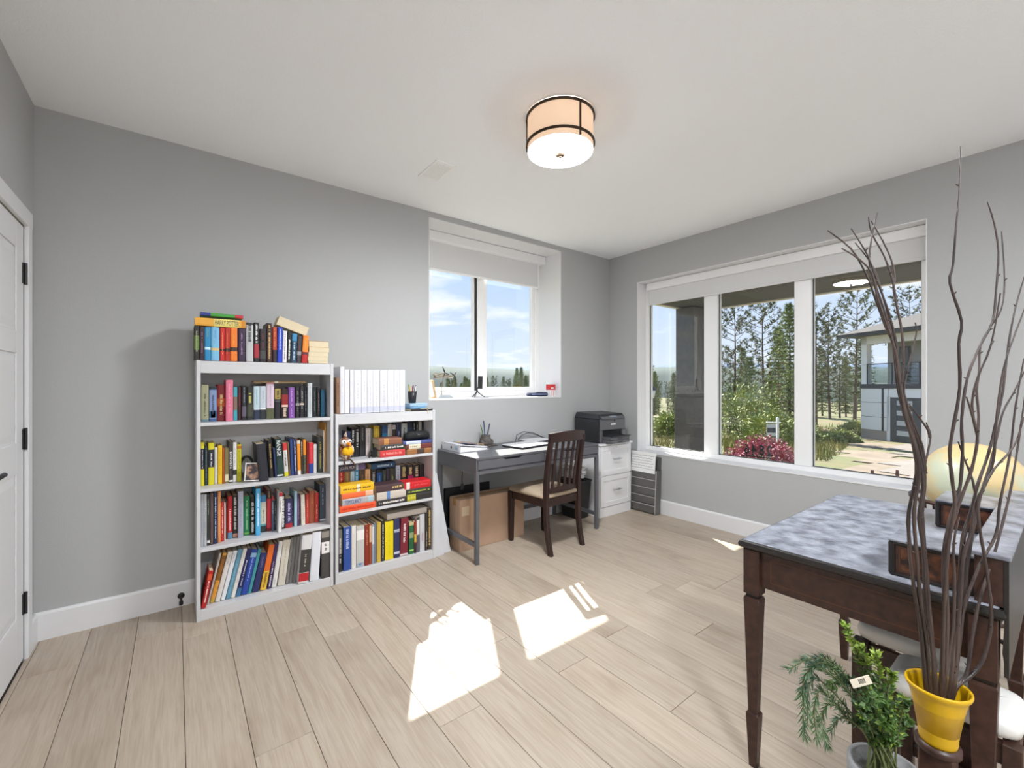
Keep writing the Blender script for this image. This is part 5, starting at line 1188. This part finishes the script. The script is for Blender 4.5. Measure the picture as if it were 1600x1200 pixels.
bx_l = 'artificial boxwood stem with small oval leaves in the tall planter'
ro_l = 'artificial rosemary stem with needle leaves arching from the tall planter'
sprig([(1372,1120),(1350,1050),(1335,1010),(1322,978)], 'young', 'tallest artificial boxwood stem with yellow green tip in the planter', (.95,.98,1.0,1.0))
sprig([(1376,1120),(1362,1060),(1350,1028),(1344,1010)], 'young', bx_l, (.95,.97,.98,.98))
sprig([(1380,1120),(1376,1075),(1372,1045),(1368,1022)], 'young', bx_l, (.93,.93,.94,.94))
sprig([(1386,1120),(1388,1085),(1392,1062),(1394,1052)], 'young', bx_l, (.95,.97,.98,.98))
sprig([(1370,1120),(1345,1075),(1320,1062),(1300,1070)], 'box', bx_l, (.93,.92,.92,.92))
for k in range(24):
    u1 = gr.uniform(1338,1432); v1 = gr.uniform(1074,1132)
    sprig([(1384+(u1-1384)*.5,1160),(1384+(u1-1384)*.85,1140+(v1-1140)*.6),(u1,v1)], 'box', bx_l, (.93,.93+gr.uniform(-.06,.05),.93+gr.uniform(-.08,.05)))
for a in ([(1360,1120),(1330,1070),(1312,1045),(1290,1030),(1262,1030),(1235,1045)], [(1362,1125),(1335,1080),(1312,1052),(1285,1035),(1262,1050),(1252,1085)],
          [(1356,1130),(1325,1080),(1300,1045),(1275,1040),(1258,1070),(1255,1120),(1258,1150)], [(1350,1140),(1318,1100),(1290,1070),(1272,1060),(1262,1085),(1262,1130)],
          [(1350,1145),(1322,1120),(1298,1090),(1280,1080),(1272,1110),(1276,1150)], [(1360,1135),(1340,1125),(1315,1108),(1295,1100),(1284,1125),(1290,1160)], [(1362,1140),(1335,1128),(1312,1122),(1300,1140)],
          [(1366,1140),(1340,1100),(1318,1072),(1296,1052),(1275,1042)]):
    sprig(a, 'rose', ro_l, [.93-.012*k+gr.uniform(-.01,.01) for k in range(len(a))])
tp = at_d(1345, 1065, .90)
t = thing('price_tag', 'cream price tag with a small barcode tied to the greenery', 'tag', tp)
t.rotation_euler = (R(90), R(-24), R(-50))
part('card', paint('e6dcc8'), t, lambda m: m.box(-.019,-.0095,0,.019,.0095,.0006), bev=.0003)
m = MB(); xk = -.004
for k in range(9): ww = gr.choice((.0006,.0009,.0013)); m.box(xk,-.004,.0006,xk+ww,.006,.0008); xk += ww + .0006
m.build('barcode', BLACK, t)
part('string', STEM, t, lambda m: m.tube([(.017,.006,.0003),(.024,.011,.002),(.028,.004,.004)], .0005, 5))

# ------------------------------------------------------------------ outside: porch
STUC = mat('taupe_stucco', (.085,.078,.072), .9, bump=.6, bscale=120, var=.12, vscale=12)
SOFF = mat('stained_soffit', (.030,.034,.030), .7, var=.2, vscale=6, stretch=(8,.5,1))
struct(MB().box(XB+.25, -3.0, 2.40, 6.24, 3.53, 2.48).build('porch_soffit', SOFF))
struct(MB().box(XB+.25, -3.0, 2.48, 6.20, 3.50, 3.0).build('porch_roof', STUC))
m = MB(); m.box(6.24, -3.0, 2.384, 6.31, 3.59, 2.54); m.box(XB+.25, 3.53, 2.384, 6.24, 3.59, 2.54)
struct(m.build('porch_fascia', mat('cream_fascia', (.62,.58,.50), .5)))
t = struct(obj('porch_pier', None, None, (5.79, 3.30, 0)))
part('shaft', STUC, t, lambda m: m.box(0,0,-.6,.35,.28,2.384), bev=.006)
part('base_course', STUC, t, lambda m: m.box(-.012,-.012,-.6,.362,.292,1.10), bev=.006)
o = struct(MB().box(XB+.25, -3.0, -.75, 6.5, 3.7, -.05).build('porch_slab', mat('porch_concrete', (.38,.36,.33), .85, bump=.3, bscale=40)))
t = thing('ceiling_hook', 'small white ring hook under the porch soffit outside the window', 'hook', (5.0, 2.07, 2.40))
part('plate', VINYL, t, lambda m: m.lathe([(.001,-.006),(.02,-.006),(.02,0),(.001,0)], 16))
part('ring', VINYL, t, lambda m: m.tube([(0,.022*math.cos(R(a)),-.03+.022*math.sin(R(a))) for a in range(0,361,30)], .004, 6))
# house number standing outside the middle pane, read from the street
t = thing('house_number', 'black house number 2846 outside the middle pane, seen from behind', 'house number', (4.045, 0, 0))
part('rail', BLACK, t, lambda m: m.box(-.004, 1.60, .640, .004, 1.84, .650))
DIG = mat('number_black', (.02,.02,.022), .4)
yy_ = [1.803, 1.742, 1.681, 1.620]
for k, ch in enumerate('2846'):
    yc = 1.600 + .062*k + .016
    lettering(ch, DIG, t, .046, .095, Matrix(((0,0,1,.004),(1,0,0,yc),(0,1,0,.706),(0,0,0,1))), 'digit', .025)
    part('stud', BLACK, t, lambda m: m.tube([(0,yc,.648),(.003,yc,.664)], .004, 6))

# ------------------------------------------------------------------ outside: ground
def sst(a, b, x): q = max(0, min(1, (x-a)/(b-a))); return q*q*(3-2*q)
def g(x, y):
    z = -.45 - 1.17*sst(8, 28, x)
    z -= 7.5*sst(14, 75, y) * (1 - .85*sst(15, 60, x))
    z -= 5*sst(45, 110, math.hypot(x, y))
    return z + .05*math.sin(x*.9)*math.cos(y*.7)
GRASS = mat('dry_grass_ground', (.165,.13,.068), .95, col2=(.10,.125,.042), vscale=.55, detail=8, sharp=(.38,.6), bump=.5, bscale=6)
def sheet(name, xs, ys, mm, dz=0, keep=None):
    vs = [(x, y, g(x, y)+dz) for x in xs for y in ys]; n = len(ys); fs = []
    for i in range(len(xs)-1):
        for j in range(n-1):
            if keep is None or keep((xs[i]+xs[i+1])/2, (ys[j]+ys[j+1])/2): fs.append((i*n+j, (i+1)*n+j, (i+1)*n+j+1, i*n+j+1))
    return MB().add(vs, fs, 0, True).build(name, mm)
def axis(a, b, near, far):
    out_ = []; x = a
    while x < b: out_.append(x); x += near + (far-near)*min(1, abs(x)/90)
    return out_ + [b]
struct(sheet('ground', axis(-160, 260, .8, 12), axis(-160, 260, .8, 12), GRASS))
DRIVE = mat('pale_driveway', (.20,.172,.15), .9, var=.08, vscale=.8, bump=.2, bscale=12)
nl = [i*.5 for i in range(14, 64)]; ny = [i*.5 for i in range(-12, 22)]
struct(sheet('driveway', nl, ny, DRIVE, .03, lambda x, y: y < 1.4 + .20*(x-8) + .25*math.sin(x*.6) and y > -6))
DIRT = mat('bare_dirt', (.23,.18,.13), .95, col2=(.16,.125,.09), vscale=1.5, bump=.5, bscale=8)
struct(sheet('dirt_path', nl, ny, DIRT, .015, lambda x, y: 1.4 + .20*(x-8) <= y < 2.3 + .225*(x-8) + .3*math.sin(x*.8)))
# far hills
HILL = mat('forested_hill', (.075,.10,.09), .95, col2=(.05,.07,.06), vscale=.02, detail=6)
def hill(name, r, a0, a1, h0, amp, seed, m_):
    rr_ = random.Random(seed); ph = [rr_.uniform(0, 6.3) for _ in range(5)]
    n = 70; vs = []; fs = []
    for k in range(n+1):
        a = R(a0+(a1-a0)*k/n)
        h = h0 + amp*(.5*math.sin(3*a+ph[0])+.3*math.sin(7*a+ph[1])+.16*math.sin(15*a+ph[2])+.08*math.sin(31*a+ph[3]))
        for q, (dr, f) in enumerate(((0,-.6),(.10*r,.45),(.22*r,1),(.45*r,.3),(.6*r,-.6))):
            vs.append(((r+dr)*math.sin(a), (r+dr)*math.cos(a), h*f if f > 0 else -40))
    for k in range(n):
        for q in range(4): fs.append((k*5+q, (k+1)*5+q, (k+1)*5+q+1, k*5+q+1))
    struct(MB().add(vs, fs, 0, True).build(name, m_))
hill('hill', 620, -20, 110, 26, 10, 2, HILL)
hill('mountain', 1300, -25, 115, 74, 26, 7, mat('haze_blue_mountain', (.12,.165,.26), .95, col2=(.10,.14,.22), vscale=.01))  # blue distance haze painted into the mountain's base colour

# ------------------------------------------------------------------ outside: trees
NEED = mat('pine_needles', (.20,.215,.085), .75, col2=(.07,.09,.038), vscale=1.2, detail=3, rnd=.22)
FIRM = mat('fir_needles', (.28,.33,.10), .75, col2=(.10,.14,.05), vscale=1.5, rnd=.2)
TRUNK = mat('pine_bark', (.10,.07,.05), .9, var=.3, vscale=6, stretch=(1,1,.2))
def conifer(seed, h, kind):
    r_ = random.Random(seed); tr = MB(); lf = MB(); bend = r_.uniform(-.02,.02)
    pts = [(bend*h*math.sin(q*2), bend*h*.6*math.sin(q*3), h*q) for q in (0,.2,.4,.6,.8,1)]
    tr.tube(pts, [h*.013*(1-.92*q) for q in (0,.2,.4,.6,.8,1)], 7)
    def trunk_at(z): q = z/h; return Vector((bend*h*math.sin(q*2), bend*h*.6*math.sin(q*3), z))
    def tuft(c, d_, n, l):
        for _ in range(n):
            v = (Vector((r_.gauss(0,1), r_.gauss(0,1), r_.gauss(0,1))).normalized()*.8 + d_*.7 + Vector((0,0,.25))).normalized()
            s_ = v.orthogonal().normalized(); s_.rotate(Matrix.Rotation(r_.uniform(0,6.3),3,v)); ll = l*r_.uniform(.6,1.2)
            lf.add([c-s_*ll*.09, c+s_*ll*.09, c+v*ll], [(0,1,2)])
    z0 = .22*h if kind == 'pine' else .10*h
    nw = {'pine': 17, 'fir': 30, 'young': 20}[kind]
    for k in range(nw):
        q = k/(nw-1); z = z0 + (h*.985-z0)*q**.9
        if kind == 'pine': L_ = h*.16*(math.sin(math.pi*min(1, .18+.85*(1-q)))**.8)*r_.uniform(.6,1.15) + .15
        else: L_ = h*(.20 if kind == 'fir' else .24)*(1-q)**.8*r_.uniform(.75,1.1) + .12
        nb = 5 if kind == 'pine' else 7
        a0 = r_.uniform(0, 6.3)
        for j in range(nb):
            if kind == 'pine' and r_.random() < .18: continue
            a = a0 + 6.283*j/nb + r_.uniform(-.3,.3); l_ = L_*r_.uniform(.7,1.1)
            up = (.25 if kind == 'pine' else -.12) + .35*q
            d_ = Vector((math.cos(a), math.sin(a), up)).normalized(); p0 = trunk_at(z); p1 = p0 + d_*l_*.6; p2 = p0 + d_*l_ + Vector((0,0,.12*l_ if kind == 'pine' else -.05*l_))
            tr.tube([p0,p1,p2], [.035*(1-q*.7),.02,.008], 4, cap=False)
            if kind == 'pine':
                for f in (.45,.62,.78,.9,1.0):
                    c = p0.lerp(p2, f) + Vector((r_.uniform(-.12,.12), r_.uniform(-.12,.12), r_.uniform(-.05,.12)))
                    tuft(c, d_, 11, .34)
            else:
                ns = max(4, int(l_/.22))
                for f in range(ns):
                    c = p0.lerp(p2, (f+.6)/ns) + Vector((r_.uniform(-.08,.08), r_.uniform(-.08,.08), r_.uniform(-.06,.06)))
                    tuft(c, d_, 7, .30)
    return tr.mesh('trunk', TRUNK), lf.mesh('needles', NEED if kind == 'pine' else FIRM)
KIND = {'pineA': conifer(1, 10, 'pine'), 'pineB': conifer(2, 11, 'pine'), 'pineC': conifer(9, 9, 'pine'), 'firA': conifer(3, 9, 'fir'), 'firB': conifer(4, 8, 'fir'), 'young': conifer(5, 6, 'young')}
CLEAR = []
BASEH = {'pineA':10,'pineB':11,'pineC':9,'firA':9,'firB':8,'young':6}
def tree(kind, u, d_, vtop, label, group, name='pine_tree'):
    p = at_d(u, 600, d_); zb = g(p.x, p.y) - .1; zt = EYE + (V0-vtop)/FPX*d_; s = (zt-zb)/BASEH[kind]
    if d_ < 48: CLEAR.append((p.x, p.y, .5))
    o = tag(obj(name, KIND[kind][0], None, (p.x, p.y, zb), (0,0,(u*7.3) % 6.28)), label, 'tree', group); o.scale = (s,s,s)
    obj('needles', KIND[kind][1], o)['kind'] = 'stuff'
    return o
GT = 'pines beyond the driveway'
tree('pineA', 1146, 32, 472, 'tall open pine with airy crown behind the red maple', GT)
tree('pineB', 1196, 31, 466, 'tallest open pine framed by the middle window pane', GT)
tree('pineC', 1129, 27, 560, 'slender pine at the edge of the middle window pane', GT)
tree('firA', 1232, 24, 476, 'bright green bushy fir beside the white sign post', GT, 'fir_tree')
tree('firB', 1215, 30, 512, 'bushy fir standing behind the white sign post', GT, 'fir_tree')
tree('young', 1172, 29, 560, 'low bushy young fir beneath the tallest pine', GT, 'fir_tree')
tree('young', 1205, 27, 590, 'small young fir in the undergrowth behind the maple', GT, 'fir_tree')
tree('firB', 1162, 36, 545, 'dark fir between the two open pines', GT, 'fir_tree')
tree('pineB', 1335, 33, 452, 'tall bare-trunked pine beside the neighbouring house', GT)
tree('pineA', 1297, 36, 500, 'slim pine at the inner edge of the wide window pane', GT)
tree('pineC', 1275, 30, 488, 'slim pine behind the window mullion', GT)
tree('pineC', 1312, 38, 540, 'shorter pine between the firs and the house', GT)
tree('firA', 1285, 44, 545, 'distant fir seen between nearer trunks', GT, 'fir_tree')
tree('firB', 1322, 42, 560, 'distant dark fir left of the tall bare-trunked pine'.replace('left of','beside'), GT, 'fir_tree')
tree('firA', 1348, 45, 520, 'distant fir partly hidden by the house wall', GT, 'fir_tree')
tree('pineA', 1422, 46, 462, 'lone pine rising behind the roof of the neighbouring house', GT)
tree('firB', 1253, 40, 520, 'distant fir hidden behind the wide mullion', GT, 'fir_tree')
tree('young', 1140, 24, 605, 'small fir low at the edge of the middle pane', GT, 'fir_tree')
tr_ = random.Random(77)
GF = 'firs on the valley slope'
def scatter(n, u0, u1, d0, d1, gap):
    pts = []
    for _ in range(4000):
        u, d_ = tr_.uniform(u0, u1), tr_.uniform(d0, d1); p = at_d(u, 600, d_)
        if all((p-q[2]).length > gap for q in pts): pts.append((u, d_, p))
        if len(pts) == n: break
    return pts
for u, d_, p in scatter(26, 998, 1125, 45, 150, 5.5):
    tree(tr_.choice(('firA','firB','pineC')), u, d_, tr_.uniform(572, 602) + (u-1016)*.05, 'dark conifer on the wooded slope seen past the porch pier', GF + ' past the pier', 'slope_tree')
for u, d_, p in scatter(34, 655, 838, 80, 190, 7):
    tree(tr_.choice(('firA','firB','pineC')), u, d_, tr_.uniform(588, 600) if u < 800 else tr_.uniform(572, 592), 'dark conifer on the valley slope seen through the small window', GF + ' below the small window', 'slope_tree')
# deciduous bushes, red maple
def bush(name, label, c, rx, rz, n, ls, mm, seed, cat='bush', group=None):
    r_ = random.Random(seed); lf = MB(); st_ = MB(); CLEAR.append((c.x, c.y, rx))
    for k in range(7):
        a = 6.283*k/7; st_.tube([c, c+Vector((math.cos(a)*rx*.35, math.sin(a)*rx*.35, rz*.5)), c+Vector((math.cos(a)*rx*.75, math.sin(a)*rx*.75, rz*.8))], [.02,.012,.005], 5)
    for k in range(n):
        v = Vector((r_.gauss(0,1), r_.gauss(0,1), abs(r_.gauss(0,1)))).normalized(); q = r_.uniform(.45,1)**.5*(1+.12*math.sin(v.x*7+v.y*5))
        p = c + Vector((v.x*rx*q, v.y*rx*q, v.z*rz*q)); d_ = (v + Vector((r_.gauss(0,.6), r_.gauss(0,.6), r_.gauss(-.2,.5)))).normalized()
        s_ = d_.orthogonal().normalized(); s_.rotate(Matrix.Rotation(r_.uniform(0,6.3),3,d_)); l = ls*r_.uniform(.6,1.3)
        lf.add([p, p+d_*l*.5+s_*l*.22, p+d_*l, p+d_*l*.5-s_*l*.22], [(0,1,2,3)])
    o = st_.build(name, TRUNK); lf.build('leaves', mm, o)['kind'] = 'stuff'; return tag(o, label, cat, group)
c = at_d(1192, 600, 9.0); c.z = g(c.x, c.y) - .05
bush('red_maple', 'low dome-shaped pink red Japanese maple outside the middle window pane', c, .70, .70, 7000, .062, mat('maple_leaf', hexc('b8727c'), .6, col2=hexc('8a3c4c'), vscale=5, rnd=.0), 5, 'maple')
GB = mat('bush_leaf', hexc('a3a860'), .7, col2=hexc('5c7036'), vscale=1.6)
for k, (u, d_, rx, rz, lb) in enumerate(((1158,20,1.5,2.5,'olive green bush behind the red maple'),(1203,16.5,1.0,1.3,'low rounded bush by the white sign post'),(1243,20,1.0,1.2,'green bush at the mullion beside the sign post'),(1340,25,.9,.75,'straw coloured shrub at the corner of the neighbouring house'),(1316,22,.7,.55,'small green shrub in the dry grass'),(1296,21,.6,.45,'smallest green shrub in the dry grass by the driveway'),(1046,17,.7,.9,'bright green bush on the lawn past the pier'),(1180,24,1.4,3.0,'large leafy olive bush beneath the tallest pine'))):
    c = at_d(u, 600, d_); c.z = g(c.x, c.y) - .05
    bush('bush', lb, c, rx, rz, 2200, .16, GB, 30+k, 'bush', 'bushes beyond the window')
# dry grass tufts
gb = random.Random(6); mb = MB()
for k in range(9000):
    u = gb.uniform(1005, 1440); d_ = gb.uniform(10.5, 30); p = at_d(u, 600, d_)
    if p.y < 2.6 + .23*(p.x-8) and p.x > 7: continue
    if any((p.x-bx0)**2+(p.y-by0)**2 < (br+.2)**2 for bx0, by0, br in CLEAR): continue
    p.z = g(p.x, p.y); a = gb.uniform(0,6.3); h = gb.uniform(.12,.38); lx, ly = gb.uniform(-.1,.1), gb.uniform(-.1,.1)
    mb.add([p+Vector((.02*math.cos(a),.02*math.sin(a),-.02)), p-Vector((.02*math.cos(a),.02*math.sin(a),.02)), p+Vector((lx,ly,h))], [(0,1,2)])
tag(mb.build('dry_grass', mat('grass_blade', hexc('988946'), .8, col2=hexc('66702f'), vscale=.7)), 'long dry yellow grass growing beyond the driveway', 'grass', kind='stuff')
# sign post, lamp post, stakes
c = at_d(1215, 600, 15); zc_ = g(c.x, c.y)
t = thing('sign_post', 'white wooden yard sign post with a small hanging board', 'sign post', (c.x, c.y, zc_), R(-50)); t.scale = (.85,.85,.66)
part('post', VINYL, t, lambda m: m.box(-.04,-.04,0,.04,.04,1.55), bev=.005)
part('cap', VINYL, t, lambda m: m.hexa([(-.05,-.05,1.55),(.05,-.05,1.55),(.05,.05,1.55),(-.05,.05,1.55)], [(-.01,-.01,1.62),(.01,-.01,1.62),(.01,.01,1.62),(-.01,.01,1.62)]))
part('arm', VINYL, t, lambda m: m.box(-.42,-.03,1.30,.12,.03,1.36), bev=.004)
part('sign_board', mat('sign_face', (.55,.55,.55), .5), t, lambda m: m.box(-.40,-.012,.62,-.06,.012,1.24))
part('sign_band', paint('3c3c44'), t, lambda m: m.box(-.385,-.0135,.80,-.075,.0135,1.05))
c = at_d(1019, 600, 12); zc_ = g(c.x, c.y)
t = thing('lamp_post', 'black garden lamp post with a white lantern on the lawn', 'lamp post', (c.x, c.y, zc_))
part('post', BLACK, t, lambda m: m.lathe([(.001,0),(.07,0),(.06,.12),(.04,.2),(.03,.28),(.028,1.3),(.04,1.34),(.03,1.40),(.001,1.40)], 14))
part('lantern', mat('lantern_glass', (.8,.8,.78), .3), t, lambda m: m.lathe([(.001,1.40),(.05,1.40),(.095,1.62),(.001,1.62)], 8))
part('lantern_cap', BLACK, t, lambda m: m.lathe([(.12,1.62),(.11,1.66),(.05,1.72),(.02,1.78),(.001,1.80)], 12))
for k, (u, d_) in enumerate(((1363,8.6),(1402,8.4))):
    c = at_d(u, 600, d_); zz = EYE + (V0-741)/FPX*d_
    tag(MB().hexa([(c.x-.03,c.y-.03,g(c.x,c.y)-.1),(c.x+.03,c.y-.03,g(c.x,c.y)-.1),(c.x+.03,c.y+.03,g(c.x,c.y)-.1),(c.x-.03,c.y+.03,g(c.x,c.y)-.1)], [(c.x-.02,c.y-.02,zz+.08),(c.x+.03,c.y-.02,zz+.08),(c.x+.03,c.y+.02,zz+.08),(c.x-.02,c.y+.02,zz+.08)]).build('marker_stake', paint('5a3a30')), 'short brown wooden marker stake beside the pale driveway', 'stake', 'marker stakes by the driveway')

# ------------------------------------------------------------------ outside: neighbouring house
HCN = Vector((29.5, 7.13, -1.62))
t = thing('house', 'white two-storey house with balcony, hipped roof and grey garage door', 'house', HCN, R(-118.2))
def hp(u, v):    # facade coordinates of a photo point
    r_ = ray(u, v); a = (HCN.y*r_.x - HCN.x*r_.y)/(.8813*r_.x - .4726*r_.y); k = (HCN.x - .4726*a)/r_.x
    return a, EYE + r_.z*k - HCN.z
HW = mat('house_white', (.88,.88,.88), .7); HG = mat('house_grey_wall', (.42,.40,.39), .8); HD = mat('house_dark_trim', (.06,.065,.075), .6)
CONC = mat('concrete', (.36,.33,.29), .9); ROOF = mat('roof_shingle', (.075,.068,.064), .9, bump=.4, bscale=30); GLS = glass_mat('house_glass', (.55,.62,.66), .25)
zf = 2.76; zs2 = hp(1345, 527)[1]; a_p = hp(1379,640)[0]; a_c = hp(1391,640)[0]; a_w0, a_w1 = hp(1358,560)[0], hp(1368,560)[0]
FW, FD = 9.0, 9.0
part('lower_wall', HG, t, lambda m: m.box(.05,.05,.45,FW,FD,zf))
part('foundation', CONC, t, lambda m: m.box(0,0,-.6,a_c-.1,FD,.50))
zr = [.50, 1.20, 1.96, 2.70]
for k in range(3): part('cladding_panel', HW, t, lambda m: m.box(.01,-.03,zr[k]+.012,a_p-.03,.05,zr[k+1]-.012))
for k in range(3): part('cladding_panel', HW, t, lambda m: m.box(a_p+.08,-.02,zr[k]+.012,a_c-.05,.05,zr[k+1]-.012))
part('corner_strip', HD, t, lambda m: m.box(a_p-.02,-.035,.5,a_p+.07,.05,2.7))
part('joint_backing', HD, t, lambda m: m.box(-.01,-.012,.5,a_p,.05,2.7))
part('garage_pillar', HW, t, lambda m: m.box(a_c-.16,-.02,-.4,a_c,.05,2.3))
gd = part('garage_door', mat('garage_grey', (.075,.085,.095), .5), t, lambda m: m.box(a_c,.0,-.1,a_c+2.6,.049,2.25))
for k in range(4):
    z0 = .35 + k*.50
    part('door_window', mat('frosted_pane', (.55,.58,.60), .3), gd, lambda m: m.box(a_c+.32,-.008,z0,a_c+1.05,.0,z0+.24))
    part('panel_groove', HD, gd, lambda m: m.box(a_c,-.003,z0-.13,a_c+2.6,.001,z0-.115))
part('garage_lintel', HW, t, lambda m: m.box(a_c-.1,-.02,2.25,FW,.1,2.72))
part('balcony_slab', HD, t, lambda m: m.box(-.03,-.06,2.70,FW,1.6,2.92))
part('upper_column', HW, t, lambda m: m.box(.0,0,2.92,.30,.30,zs2))
part('upper_beam', HW, t, lambda m: m.box(.0,0,zs2-.42,FW,.30,zs2))
part('upper_wall', HG, t, lambda m: m.box(.2,1.45,2.92,FW,FD,zs2))
part('upper_side_wall', HW, t, lambda m: m.box(0,2.4,2.92,.2,FD,zs2))
wv = part('window_frame', HD, t, lambda m: m.box(a_w0+.40,1.40,3.0,a_w0+.95,1.46,4.9)); part('pane', GLS, wv, lambda m: m.box(a_w0+.47,1.385,3.06,a_w0+.88,1.395,4.84))
for k in range(3):
    x0 = hp(1407,560)[0] + .35 + k*.95
    wv = part('balcony_door', HW, t, lambda m: m.box(x0,1.38,2.94,x0+.9,1.46,5.0)); part('pane', mat('cream_blind_pane', (.62,.60,.46), .25), wv, lambda m: m.box(x0+.08,1.37,3.02,x0+.82,1.385,4.92))  # even cream colour for the balcony door panes
part('handrail', HD, t, lambda m: m.box(.1,.0,3.95,FW,.05,4.0))
for k in range(7): part('rail_post', HD, t, lambda m: m.box(.28+k*1.3,.0,2.92,.33+k*1.3,.05,3.97))
for k in range(6): part('railing_pane', glass_mat('railing_glass', (.82,.86,.88), .1), t, lambda m: m.box(.36+k*1.3,.02,2.98,1.55+k*1.3,.03,3.93))
ov = .75
part('eave', HD, t, lambda m: m.box(-ov,-ov,zs2,FW+ov,FD+ov,zs2+.16))
part('roof', ROOF, t, lambda m: m.hexa([(-ov-.04,-ov-.04,zs2+.16),(FW+ov,-ov-.04,zs2+.16),(FW+ov,FD+ov,zs2+.16),(-ov-.04,FD+ov,zs2+.16)], [(4.2,4.4,zs2+2.1),(5.5,4.4,zs2+2.1),(5.5,4.6,zs2+2.1),(4.2,4.6,zs2+2.1)]))
